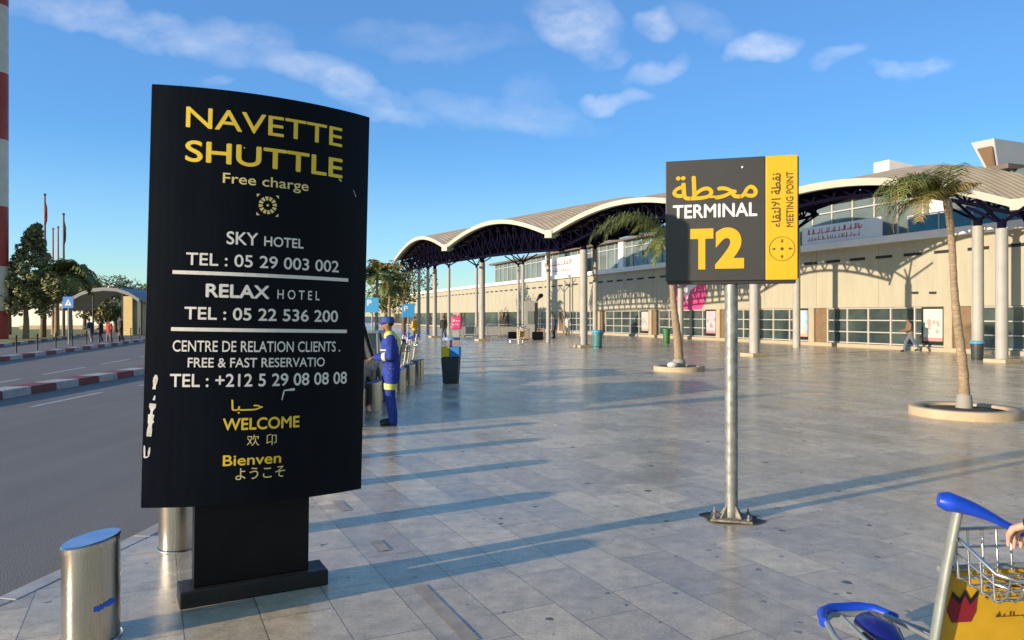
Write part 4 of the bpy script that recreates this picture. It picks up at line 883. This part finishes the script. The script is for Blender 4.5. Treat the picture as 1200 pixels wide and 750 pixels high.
# ------------------------------------------------------------------ luggage trolley
def trolley(label, loc, rz):
    root = thing('luggage_trolley', label, 'luggage trolley', loc, rz, 'airport luggage trolleys')
    mb = MB()
    for s in (1, -1):
        mb.tube([(.275 * s, -.05, 1.03), (.292 * s, -.01, .80), (.33 * s, .05, .30), (.335 * s, .08, .16)], [.023, .023, .023, .021], 12, flat=.7)
        mb.tube([(.335 * s, .08, .17), (.31 * s, .5, .17), (.24 * s, .85, .165), (.17 * s, 1.05, .16)], .016, 10)
        mb.tube([(.20 * s, .10, .20), (.19 * s, .5, .20), (.12 * s, .98, .20)], .012, 8)
    mb.tube([(-.17, 1.05, .16), (-.10, 1.11, .16), (.10, 1.11, .16), (.17, 1.05, .16)], .016, 10)
    mb.tube([(-.29, .1, .2), (.29, .1, .2)], .014, 8); mb.tube([(-.27, .55, .2), (.27, .55, .2)], .012, 8); mb.tube([(-.3, .02, .78), (.3, .02, .78)], .013, 8)
    mb.build('frame', M['chrome_dull'], root)
    P = []; rs = []
    for i in range(29):
        t = -1 + 2 * i / 28; x = .355 * t; z = 1.075 - .135 * math.exp(-(t / .58) ** 2 * .9) * 1.05; y = -.05 - .10 * (1 - t * t)
        P.append((x, y, z)); a = abs(t); rs.append(.019 + .036 * max(0, (a - .45) / .55) ** 1.1 if a < .97 else .035)
    mb = MB(); mb.tube(P, rs, 16, flat=.72); h = mb.build('handle', M['cart_blue'], root)
    for s in (1, -1):
        pass
    mb = MB(); r = .0045   # wire basket between the uprights, below the handle
    for z0, z1, y1, xx in ((.93, .83, -.26, .26), (.86, .79, -.245, .255)):
        mb.tube([(-xx, .02, z0), (-xx, y1 + .04, z1 + .01), (-xx + .04, y1, z1), (xx - .04, y1, z1), (xx, y1 + .04, z1 + .01), (xx, .02, z0), (-xx, .02, z0)], r * (1.6 if z0 > .9 else 1), 6)
    for i in range(9):
        x = -.24 + .06 * i; mb.tube([(x, .02, .93), (x, .01, .76), (x, -.21, .735), (x, -.245, .77), (x, -.26, .83)], r, 6)
    for i in range(4): mb.tube([(-.255, -.02 - .06 * i, .757 - .006 * i), (.255, -.02 - .06 * i, .757 - .006 * i)], r, 6)
    for s in (1, -1):
        for i in range(4): mb.tube([(.25 * s, -.02 - .06 * i, .757 - .006 * i), (.258 * s, -.02 - .06 * i, .92 - .022 * i)], r, 6)
    mb.build('basket', M['chrome'], root)
    mb = MB(); mb.box((0, .045, .545), (.555, .012, .44), Matrix.Rotation(R(4), 3, 'X')); bd = mb.build('advert_board', M['cart_yellow'], root, bevel=.004)
    rx = Matrix.Rotation(R(4), 3, 'X'); fb_ = lambda s, z: rx @ Vector((s, -.0085, z - .545)) + Vector((0, .045, .545))
    mb = MB(); fpoly(mb, fb_, [(-.235, .565), (-.155, .565), (-.135, .605), (-.13, .695), (-.162, .655), (-.185, .695), (-.205, .66), (-.238, .69), (-.258, .615)][::1]); em_ = mb.build('emblem', M['cart_red'], bd)
    mb = MB(); fb2 = lambda s, z: fb_(s, z) + Vector((0, -.0012, 0))
    zig = [(-.238, .69), (-.205, .66), (-.185, .695), (-.162, .655), (-.13, .695)]
    for (a, b) in zip(zig[:-1], zig[1:]): fpoly(mb, fb2, [(a[0], a[1] - .022), (b[0], b[1] - .022), b, a])
    mb.build('emblem_edge', M['black'], em_)
    mb = MB(); scribble(mb, fb_, -.10, .24, .685, .72, 11); scribble(mb, fb_, -.10, .08, .65, .675, 12); scribble(mb, fb_, -.05, .2, .57, .60, 13); mb.build('lettering', M['ink'], bd)
    mb = MB(); mb.tube([(-.205, 1.01, .165), (-.15, 1.115, .165), (-.08, 1.15, .165), (.08, 1.15, .165), (.15, 1.115, .165), (.205, 1.01, .165)], [.02, .028, .03, .03, .028, .02], 12, flat=1.3); mb.build('bumper', M['cart_blue'], root)
    mb = MB(); mb.tube([(0, .99, .16), (0, .93, .20), (0, .80, .19), (0, .7, .16)], [.05, .085, .085, .05], 12, flat=.5); mb.build('wheel_cover', M['cart_navy'], root)
    for (x, y) in ((-.27, .12), (.27, .12), (0, .92)):
        mb = MB(); mb.tube([(x - .018, y, .07), (x + .018, y, .07)], .07, 18); w = mb.build('wheel', M['rubber'], root)
        mb = MB(); mb.tube([(x - .021, y, .07), (x + .021, y, .07)], .035, 12); mb.build('hub', M['chrome'], w)
    return root
TLOC, TRZ = Vector((1.935, 2.86, 0)), R(7)
tr0 = trolley('luggage trolley with blue handle and yellow advert board, at the lower right of the plaza', TLOC, TRZ)
for i, (x_, Y, rz, lab) in enumerate(((470, 21, 98, 'luggage trolley parked just beyond the bollards, nearest of the far ones'), (478, 24, 88, 'second luggage trolley in the cluster beyond the bollards'), (487, 27, 94, 'luggage trolley standing right of the others in the cluster beyond the bollards'), (474, 29, 80, 'farthest luggage trolley of the cluster beyond the bollards'), (612, 49, 60, 'luggage trolley left under the canopy beside the grey information column'))):
    c = copy_tree(tr0); c.location = pd(x_, Y); c.rotation_euler = (0, 0, R(rz)); c['label'] = lab
# the traveller who holds the near trolley; only the hand and cuff come into the frame
hm_ = Matrix.Translation(TLOC) @ Matrix.Rotation(TRZ, 4, 'Z')
grip = hm_ @ Vector((.05, -.15, .965))
VOX = .012
pr, J2 = person('traveller in a black jacket whose hand grips the blue trolley handle at the right edge', (2.12, 2.20, 0), R(8), 1.75, 'jacket_black', 'jeans', 'skin_pale', 'hair', arms={1: ((.26, .12, 1.16), (.14, .42, 1.02)), -1: ((-.27, .17, 1.12), (-.218, .425, 1.02))}, lean=R(7))

# ------------------------------------------------------------------ litter bins
def sloped_bin(name, label, loc, body, w, h, lid):
    root = thing(name, label, 'bin', loc, R(20), 'litter bins on the plaza')
    mb = MB(); mb.lathe((0, 0, 0), [(w * .41, 0), (w * .42, .02), (w * .5, h * .94), (w * .5, h)], 24); mb.build('body', body, root)
    mb = MB(); rn = random.Random(3); n = 24
    mb.lathe((0, 0, h * .9), [(w * .53, 0), (w * .56, h * .06), (w * .53, h * .14), (w * .4, h * .15), (w * .3, h * .08)], 24); mb.build('liner', lid, root)
    mb = MB(); mb.lathe((0, 0, h * .1), [(w * .44, 0), (w * .45, .03)], 24); mb.build('hoop', M['dark_metal'], root)
    return root
rb = px(528.5, 449); root = thing('recycling_bin', 'dark tapered recycling bin with yellow and blue tags under a flat blue hood', 'bin', rb, R(-4), 'litter bins on the plaza')
mb = MB(); mb.hexa([Vector((x * a, y * b, z)) for z, a, b in ((0, .19, .17), (.68, .235, .2)) for x, y in ((-1, -1), (1, -1), (1, 1), (-1, 1))]); mb.build('body', M['bin_dark'], root, bevel=.03)
mb = MB(); mb.box((-.12, -.02, .82), (.215, .34, .26)); mb.build('yellow_tag', M['tag_yellow'], root, bevel=.01)
mb = MB(); mb.box((.125, -.02, .815), (.24, .36, .25)); mb.build('blue_tag', M['tag_blue'], root, bevel=.01)
mb = MB(); mb.box((0, .0, 1.02), (.05, .12, .2)); mb.build('hood_post', M['purple'], root)
mb = MB(); mb.tube([(0, .0, 1.12), (0, 0, 1.19)], [.235, .22], 20); mb.build('hood', M['lid_blue'], root)
sloped_bin('litter_bin', 'dark litter bin with bright blue liner at the foot of the right-hand columns', px(1145, 422), M['bin_dark'], .47, .72, M['bin_liner'])
sloped_bin('litter_bin', 'teal litter bin with pale blue liner beside the column in mid plaza', px(700, 408.5), M['bin_teal'], .56, .95, M['bin_liner'])
sloped_bin('litter_bin', 'green litter bin on the plaza behind the leaning palm', px(781, 403), M['bin_green'], .46, .92, M['bin_green'])

# ------------------------------------------------------------------ palms on the plaza
def palm(label, base, ring_r, crown, fronds, name='palm_tree', trunk_r=.12, planter=True, group=None, scale=1.0, nleaf=46, lw=.02):
    root = thing(name, label, 'palm', base, 0, group); cr = Vector(crown) - Vector(base)
    rn = random.Random(int(abs(base[0]) * 100)); mb = MB(); P = []; rs = []; n = 26
    for i in range(n + 1):
        t = i / n; x = cr.x * (t ** 1.25) + .02 * math.sin(t * 9); y = cr.y * t; P.append((x, y, cr.z * t)); f = 1.28 - .5 * min(1, t * 1.6); rs.append(trunk_r * f * (1 + .06 * ((i % 2) * 2 - 1)) * (1.0 if t < .86 else 1.0 + .25 * (t - .86) / .14))
    mb.tube(P, rs, 14); mb.build('trunk', M['palm_trunk'], root)
    if planter: mb = MB(); mb.lathe((0, 0, .1), [(trunk_r * 1.9, 0), (trunk_r * 1.75, .12), (trunk_r * 1.6, .24), (trunk_r * 1.3, .27)], 16); mb.build('root_collar', M['concrete'], root)
    for (az, el, ln, droop, dry) in fronds:
        mb = MB(); az = R(az); el = R(el); dirh = Vector((math.cos(az), math.sin(az), 0)); side = Vector((-dirh.y, dirh.x, 0)); P = []; N_ = 14; p = cr + Vector((0, 0, -.03)); a = el
        for i in range(N_ + 1):
            P.append(p.copy()); a = el - R(droop) * (i / N_) ** 1.15; p = p + (dirh * math.cos(a) + Vector((0, 0, math.sin(a)))) * (ln / N_)
        mb.tube(P, [.016 * scale * (1 - .8 * i / N_) for i in range(N_ + 1)], 5)
        for i in range(nleaf):
            t = .14 + .86 * i / nleaf; j = min(N_ - 1, int(t * N_)); q = P[j].lerp(P[j + 1], t * N_ - j); d = (P[j + 1] - P[j]).normalized(); up = side.cross(d).normalized()
            if up.z < 0: up = -up
            ll = ln * .30 * math.sin(PI * min(1, .12 + .88 * t) ** .9) * rn.uniform(.75, 1.15) + .06
            for s in (1, -1):
                lean_ = rn.uniform(.35, .75); dd = (side * s * 1.0 + d * lean_ + up * rn.uniform(-.1, .35)).normalized(); e1 = q + dd * ll * .55; e2 = q + dd * ll + Vector((0, 0, -ll * rn.uniform(.25, .6))); wv = d * lw * scale
                mb._add([q - wv * .4, q + wv * .4, e1 + wv * .6, e1 - wv * .6, e2], [(0, 1, 2, 3), (3, 2, 4)])
        mb.build('frond', M['palm_dry' if dry else 'palm_leaf'], root)
    if planter:
        pb = thing('round_planter', label.replace(label, 'low round tan stone planter ring around ' + ('the near right palm' if base[1] < 18 else 'the leaning palm behind the sign')), 'planter', base, 0, 'round planters on the plaza')
        mb = MB(); mb.lathe((0, 0, 0), [(ring_r, 0), (ring_r, .135), (ring_r - .015, .15), (ring_r - .20, .15), (ring_r - .215, .135), (ring_r - .215, .09)], 48); mb.build('ring', M['planter'], pb)
        mb = MB(); mb.lathe((0, 0, 0), [(ring_r - .21, .02), (ring_r - .21, .10), (.3, .13), (1e-4, .14)], 30); mb.build('soil', M['soil'], pb)
    return root
pb1 = Vector((7.95, 13.05, 0)); cr1 = pd(1109, 13.0, hz(233, 13))
rn = random.Random(11); fr1 = []
for i in range(8): fr1.append((rn.uniform(160, 205), rn.uniform(44, 62), rn.uniform(1.35, 1.65), rn.uniform(135, 170), i in (2, 6)))
for i in range(4): fr1.append((rn.uniform(110, 250), rn.uniform(50, 80), rn.uniform(.95, 1.25), rn.uniform(115, 150), False))
for i in range(5): fr1.append((rn.uniform(150, 220), rn.uniform(15, 42), rn.uniform(1.0, 1.25), rn.uniform(115, 140), i in (1, 3)))
for i in range(4): fr1.append((rn.uniform(-40, 40), rn.uniform(40, 75), rn.uniform(.55, .8), rn.uniform(50, 110), i == 2))
for i in range(4): fr1.append((rn.uniform(-30, 210), rn.uniform(60, 85), rn.uniform(.35, .5), rn.uniform(20, 50), True))
palm('palm with wind-bent fronds in the near round planter at right', pb1, .87, cr1, fr1, trunk_r=.074, nleaf=34, lw=.014)
pb2 = Vector((5.33, 23.7, 0)); cr2 = pd(783, 23.7, hz(283, 23.7)); fr2 = []
for i in range(4): fr2.append((rn.uniform(165, 195), rn.uniform(45, 62), rn.uniform(2.7, 3.3), rn.uniform(120, 150), False))
for i in range(7): fr2.append((rn.uniform(130, 250), rn.uniform(30, 75), rn.uniform(1.3, 1.8), rn.uniform(120, 160), False))
for i in range(6): fr2.append((rn.uniform(150, 240), rn.uniform(-25, 20), rn.uniform(.9, 1.3), rn.uniform(60, 90), False))
for i in range(4): fr2.append((rn.uniform(-60, 60), rn.uniform(20, 60), rn.uniform(.9, 1.2), rn.uniform(90, 120), False))
palm('leaning palm in a round planter behind the TERMINAL T2 sign, crown partly hidden', pb2, .80, cr2, fr2, trunk_r=.12, nleaf=36, lw=.02)
mb = MB(); mb.ball((0, 0, .07), .13, 10, (1.3, .8, .8)); mb.ball((.12, .03, .05), .08, 8, (1, .8, .8)); o = mb.build('plastic_bag', M['shirt_white']); o.location = pb2 + Vector((-.28, -.35, .13)); tag(o, 'crumpled white bag lying on the planter of the leaning palm', 'bag')

# ------------------------------------------------------------------ trees
def crown_mesh(mb, clumps, per, size, rn):
    for (c, r) in clumps:
        c = Vector(c); r = Vector(r) if not isinstance(r, (int, float)) else Vector((r, r, r))
        for i in range(per):
            d = Vector((rn.gauss(0, 1), rn.gauss(0, 1), rn.gauss(0, 1))).normalized(); rad = rn.uniform(.45, 1.0) ** .5
            p = c + Vector((d.x * r.x, d.y * r.y, d.z * r.z)) * rad; nrm = (d + Vector((rn.gauss(0, .6), rn.gauss(0, .6), rn.gauss(0, .6) + .3))).normalized()
            a = nrm.orthogonal().normalized(); b = nrm.cross(a); an = rn.uniform(0, PI); a, b = a * math.cos(an) + b * math.sin(an), b * math.cos(an) - a * math.sin(an); s = size * rn.uniform(.6, 1.3)
            mb._add([p - a * s, p - b * s * .5, p + a * s, p + b * s * .5], [(0, 1, 2, 3)])
def tree(name, label, base, trunk, clumps, per, size, m='leaf', cat='tree', group=None, tm='trunk', limbs=True):
    root = thing(name, label, cat, base, 0, group); rn = random.Random(int(abs(base[0] * 31 + base[1] * 7)) + len(clumps)); mb = MB()
    h, r = trunk; mb.tube([(0, 0, 0), (.04, .02, h * .4), (-.03, .03, h * .75), (0, 0, h)], [r * 1.25, r, r * .85, r * .6], 10)
    if limbs:
        for (c, rr) in clumps[:8]: mb.tube([(0, 0, h * .7), Vector((0, 0, h * .8)).lerp(Vector(c), .5) + Vector((0, 0, .1)), c], [r * .5, r * .32, r * .12], 6)
    mb.build('trunk', M[tm], root); mb = MB(); crown_mesh(mb, clumps, per, size, rn); mb.build('crown', M[m], root); return root
def ball_clumps(n, ctr, rad, cr, seed):
    rn = random.Random(seed); out = []
    for i in range(n):
        d = Vector((rn.gauss(0, 1), rn.gauss(0, 1), rn.gauss(0, 1))).normalized() * rn.uniform(.3, 1)
        out.append(((ctr[0] + d.x * rad[0], ctr[1] + d.y * rad[1], ctr[2] + d.z * rad[2]), cr * rn.uniform(.7, 1.25)))
    return out
# the big dark conifer left of the flagpoles
b = pd(30, 55, .07); cl_ = []
for i in range(46):
    t = (i + .5) / 46; z = 2.0 + 6.3 * t; w = (2.6 * (1 - t) ** .9 + .15) * (1 if t > .12 else .8); a = i * 2.4
    cl_.append(((w * .72 * math.cos(a) + 0.9 * (t - .2), w * .72 * math.sin(a), z), .62 * (1 - t * .45)))
cl_ += ball_clumps(10, (-1.6, 0, 3.2), (1.5, 1.2, .9), .8, 5) + ball_clumps(10, (2.6, 0, 3.6), (1.5, 1.2, .9), .75, 6)
tree('conifer_tree', 'large dark green conifer with lumpy crown beside the red and white mast', b, (3.0, .2), cl_, 150, .15, 'leaf_dark', tm='palm_trunk')
GT = 'trees on the lawn and beyond the shelter'
for (x_, Y, h, w, m, lab, n) in ((50, 58, 5.2, 1.6, 'leaf', 'bushy tree on the lawn between the conifer and the flagpoles', 14), (10, 66, 6.0, 2.2, 'leaf_dark', 'dark tree partly hidden behind the red and white mast', 14), (99, 92, 7.2, 3.0, 'leaf', 'round green tree behind the left end of the arched shelter', 18), (126, 96, 7.4, 3.2, 'leaf_dark', 'dark round tree above the middle of the arched shelter', 18), (150, 94, 6.4, 3.0, 'leaf', 'green tree above the yellow wall of the shelter', 16), (170, 88, 5.6, 2.4, 'leaf', 'green tree at the left edge of the totem', 14), (118, 74, 3.0, 1.8, 'leaf_olive', 'yellowish shrub tree seen through the arched shelter', 12), (135, 76, 2.8, 1.6, 'leaf', 'low green tree seen through the right part of the shelter', 12),
        (473, 78, 8.6, 3.0, 'leaf_olive', 'olive green tree rising behind the left end of the canopy', 20), (452, 84, 5.0, 2.6, 'leaf', 'low green tree at the left end of the terminal', 16)):
    b = pd(x_, Y, 0 if x_ > 300 else .05); tree('broadleaf_tree', lab, b, (h * .55, .2), ball_clumps(n, (0, 0, h * .68), (w, w, h * .26), w * .42, int(x_)), 110, .17, m, group=GT)
def wild_fronds(n, ln, seed):
    rn = random.Random(seed); return [(360 * i / n + rn.uniform(-12, 12), rn.uniform(-5, 70), ln * rn.uniform(.8, 1.1), rn.uniform(80, 130), rn.random() < .08) for i in range(n)]
GP = 'palms in the background'
for (x_, Y, cy, ln, lab) in ((82, 56, 322, 2.6, 'palm behind the blue crossing sign, crown above the lawn'), (66, 60, 318, 2.2, 'palm between the flagpoles on the lawn'), (441, 68, 322, 2.6, 'palm at the right edge of the totem, left of the canopy'), (456, 72, 334, 2.2, 'shorter palm under the left end of the canopy')):
    b = pd(x_, Y, .0 if x_ > 300 else .06); palm(lab, b, 0, pd(x_ + 1, Y, hz(cy, Y)), wild_fronds(20, ln, int(x_)), trunk_r=.15, planter=False, group=GP, scale=2.2, nleaf=26, lw=.05)
# ------------------------------------------------------------------ far left: mast, flagpoles, signs, shelter, bollards
p = pd(-3, 53.5, .05); root = thing('striped_mast', 'tall red and white banded mast at the left edge', 'mast', p)
for i in range(9): 
    mb = MB(); z0 = (0, 2.05, 5.25, 9.55, 14.35, 19.15, 24, 29, 34, 39)[i]; z1 = (0, 2.05, 5.25, 9.55, 14.35, 19.15, 24, 29, 34, 39)[i + 1]; mb.lathe((0, 0, 0), [(.68, z0), (.68, z1)], 24); mb.build('band', M['mast_red' if i % 2 == 0 else 'mast_white'], root)
for (x_, Y, top, m, fl, lab) in ((52.5, 60, 229, 'pole_dark', 'flag_red', 'tallest dark flagpole with a furled red flag'), (74.5, 60, 252, 'pole_dark', 'flag_dark', 'dark flagpole with a furled dark flag, rightmost on the lawn'), (62, 66, 269, 'pole_pink', None, 'thin reddish flagpole without flag, left of two'), (68, 66, 267, 'pole_pink', None, 'thin reddish flagpole without flag, right of two')):
    b = pd(x_, Y, .06); root = thing('flagpole', lab, 'flagpole', b, 0, 'flagpoles on the lawn'); h = hz(top, Y); mb = MB(); mb.tube([(0, 0, 0), (0, 0, h)], [.13, .07], 10); mb.ball((0, 0, h), .11, 8); mb.build('pole', M[m], root)
    if fl:
        mb = MB(); mb.tube([(.03, 0, h - .5), (.10, .02, h - 1.0), (.12, -.03, h - 1.6), (.08, .03, h - 2.1), (.05, 0, h - 2.5)], [.05, .11, .15, .13, .04], 9, flat=.5); mb.build('flag', M[fl], root)
def square_sign(name, label, p, zc, w, m, shape, rz=0, grp=None):
    root = thing(name, label, 'road sign', p, rz, grp); mb = MB(); mb.tube([(0, .04, 0), (0, .04, zc + w * .4)], .035, 8); mb.build('post', M['galv'], root)
    mb = MB(); mb.box((0, 0, zc), (w, .03, w * 1.08)); pn_ = mb.build('plate', m, root, bevel=.01); f = lambda s, z, e=0: Vector((s, -.0175 - e, z)); mb = MB()
    if shape == 'triangle':
        fpoly(mb, f, [(-w * .32, zc - w * .28), (w * .32, zc - w * .28), (0, zc + w * .32)]); mb.build('symbol', M['sign_white'], pn_)
        mb = MB(); fpoly(mb, lambda s, z: Vector((s, -.02, z)), [(-w * .05, zc - w * .2), (w * .07, zc - w * .2), (w * .03, zc + w * .12), (-w * .03, zc + w * .12)]); mb.build('figure', M['sign_blue'], pn_)
    else:
        lettering('letter', 'P', (-w * .36, -w * .02, zc - w * .05, zc + w * .38), f, M['sign_white'], pn_, .03)
    return root
square_sign('crossing_sign', 'blue square crossing sign with white triangle on a post by the lawn', pd(80, 46, -.02), hz(354, 46), .66, M['sign_blue'], 'triangle')
square_sign('parking_sign', 'blue sign at the right edge of the totem, above the man in the cap', pd(436, 34), hz(357.5, 34), .62, M['sign_blue_pale'], 'P', 0, 'blue parking signs')
square_sign('parking_sign', 'blue sign above the person in yellow, right of the man in the cap', pd(478.5, 36), hz(364, 36), .60, M['sign_blue_pale'], 'P', R(8), 'blue parking signs')
# thin black bollards on the far kerb
bl0 = None
for i in range(14):
    t = i / 13; yk = 24 + 32 * t; xk = -21.2 - (yk - 29.8) * .248 - .75 + .35; 
    mb_l = ['thin black bollard on the far kerb, number %d' % i]
    if bl0 is None:
        mb = MB(); mb.lathe((0, 0, 0), [(.045, 0), (.035, .06), (.035, .70), (.045, .72), (.045, .78), (.02, .82)], 12); bl0 = mb.build('kerb_bollard', M['black']); o = bl0
    else: o = bl0.copy(); COL.objects.link(o)
    o.location = (xk, yk, .06); tag(o, 'thin black bollard in the row along the far red and white kerb', 'bollard', 'black bollards on the far kerb')
# arched shelter
sh = thing('road_shelter', 'arched grey roofed shelter with a yellow end wall across the road', 'shelter', pd(122, 66, 0)); Ysh = 66
def shp(x, y, dy=0): return Vector(((x - 122) / 870 * Ysh, dy, hz(y, Ysh)))
mb = MB(); prof = [(70, 360), (82, 349), (95, 342), (108, 338), (122, 336.5), (136, 337.5), (150, 342), (163, 350)]
for i in range(len(prof) - 1):
    a, b_ = prof[i], prof[i + 1]; mb.hexa([shp(a[0], a[1] + 4), shp(b_[0], b_[1] + 4), shp(b_[0], b_[1] + 4, 5), shp(a[0], a[1] + 4, 5), shp(a[0], a[1]), shp(b_[0], b_[1]), shp(b_[0], b_[1], 5), shp(a[0], a[1], 5)])
mb.build('roof', M['shelter_roof'], sh)
mb = MB(); mb.hexa([Vector((x, y, z)) for z in (0, hz(347, Ysh)) for x, y in ((1.55, .3), (2.35, .3), (2.35, 4.6), (1.55, 4.6))]); mb.build('wall', M['shelter_yellow'], sh)
mb = MB(); mb.hexa([Vector((x, y, z)) for z in (.1, hz(352, Ysh)) for x, y in ((2.4, .5), (3.0, .5), (3.0, .56), (2.4, .56))]); mb.build('glass_panel', M['glass_green'], sh)
for x in (-3.4, -1.2, 1.45, 3.1):
    mb = MB(); mb.tube([(x, .4, 0), (x, .4, hz(352 if abs(x) > 3 else 344, Ysh))], .08, 8); mb.build('post', M['dark_metal'], sh)
b = pd(108, 92, 0); mb = MB(); mb.hexa([Vector((x, y, z)) for z in (0, .55) for x, y in ((-9, 0), (7, 0), (7, .3), (-9, .3))]); o = mb.build('low_wall', M['planter']); o.location = b; tag(o, 'low tan wall behind the people at the shelter', 'wall')
b = pd(113, 118, 0); root = thing('far_building', 'pale distant building showing behind the trees at left', 'building', b); mb = MB(); mb.box((-6, 0, 3.2), (22, 8, 6.4)); mb.build('wall', M['white_trim'], root); mb = MB()
for i in range(7): mb.box((-15 + 3 * i, -4.01, 4.2), (1.2, .06, 1.2))
mb.build('windows', M['glass_dark'], root)

# ------------------------------------------------------------------ small things under the canopy
pk = px(535, 398.5); root = thing('pink_kiosk', 'small stand with a bright pink round-cornered board on a grey base, behind the recycling bin', 'kiosk', pk)
mb = MB(); mb.box((0, 0, .35), (.5, .4, .7)); mb.build('base', M['grey_paint'], root, bevel=.03); mb = MB(); mb.box((0, -.02, 1.25), (.74, .22, .95)); bo = mb.build('board', M['pink'], root, bevel=.1)
mb = MB(); scribble(mb, lambda s, z: Vector((s, -.135, z)), -.28, .28, 1.3, 1.5, 5); scribble(mb, lambda s, z: Vector((s, -.135, z)), -.28, .2, 1.05, 1.2, 6); mb.build('lettering', M['sign_white'], bo); mb = MB(); mb.box((0, -.02, 1.88), (.5, .2, .12)); mb.build('header', M['pink_pale'], root, bevel=.03)
GB = 'grey barriers under the canopy'
bar0 = None
for i, lab in enumerate(('leftmost grey crowd barrier under the canopy', 'grey crowd barrier just left of the front column', 'grey crowd barrier right of the front column', 'grey crowd barrier left of the information column', 'rightmost grey crowd barrier, nearest the information column')):
    if bar0 is None:
        bar0 = thing('crowd_barrier', lab, 'barrier', (0, 0, 0), 0, GB); mb = MB(); mb.tube([(-1.1, 0, .12), (-1.1, 0, 1.05), (1.1, 0, 1.05), (1.1, 0, .12), (-1.1, 0, .12)], .03, 7); mb.box((0, .01, .55), (2.1, .02, .62)); mb.build('frame', M['grey_paint'], bar0); mb = MB()
        for s in (-.9, .9): mb.box((s, 0, .04), (.06, .6, .06))
        mb.build('foot', M['dark_metal'], bar0); o = bar0
    else: o = copy_tree(bar0); o['label'] = lab
    o.location = pd(543 + 14.5 * i, 62 - i * .6); o.rotation_euler = (0, 0, R(6))
ic = pd(622, 58); root = thing('information_column', 'tall grey information column with a dark side panel under the canopy', 'kiosk', ic); mb = MB(); mb.box((0, 0, 1.45), (1.0, .6, 2.9)); mb.build('body', M['grey_paint'], root, bevel=.04); mb = MB(); mb.box((.42, -.31, 1.5), (.24, .05, 2.5)); mb.build('side_panel', M['dark_metal'], root); mb = MB(); mb.box((.0, -.31, 1.6), (.5, .04, 1.0)); mb.build('screen', M['glass_green'], root); mb = MB(); mb.tube([(.45, 0, 2.9), (.75, -.1, 3.35), (.8, -.2, 3.3)], [.07, .16, .2], 8); mb.build('spotlight', M['dark_metal'], root)
GL = 'suitcases by the information column'
for (x_, Y, w, h, m, lab) in ((601, 56, .75, .5, 'black', 'black suitcase lying flat left of the information column'), (613, 54, .9, .8, 'beige_soft', 'pale pinkish bag on the trolley by the information column'), (630, 54, .8, .55, 'black', 'black holdall on the paving right of the information column'), (634, 57, .6, .75, 'beige_soft', 'beige upright suitcase beside the black holdall')):
    root = thing('suitcase', lab, 'suitcase', pd(x_, Y), R(10), GL); mb = MB(); mb.box((0, 0, h / 2 + .04), (w, .3, h)); mb.build('shell', M[m], root, bevel=.06); mb = MB(); mb.tube([(-.12, 0, h + .03), (-.1, 0, h + .12), (.1, 0, h + .12), (.12, 0, h + .03)], .015, 6); mb.build('handle', M['dark_metal'], root); mb = MB(); mb.box((0, 0, .03), (w * .8, .2, .05)); mb.build('base', M['rubber'], root)
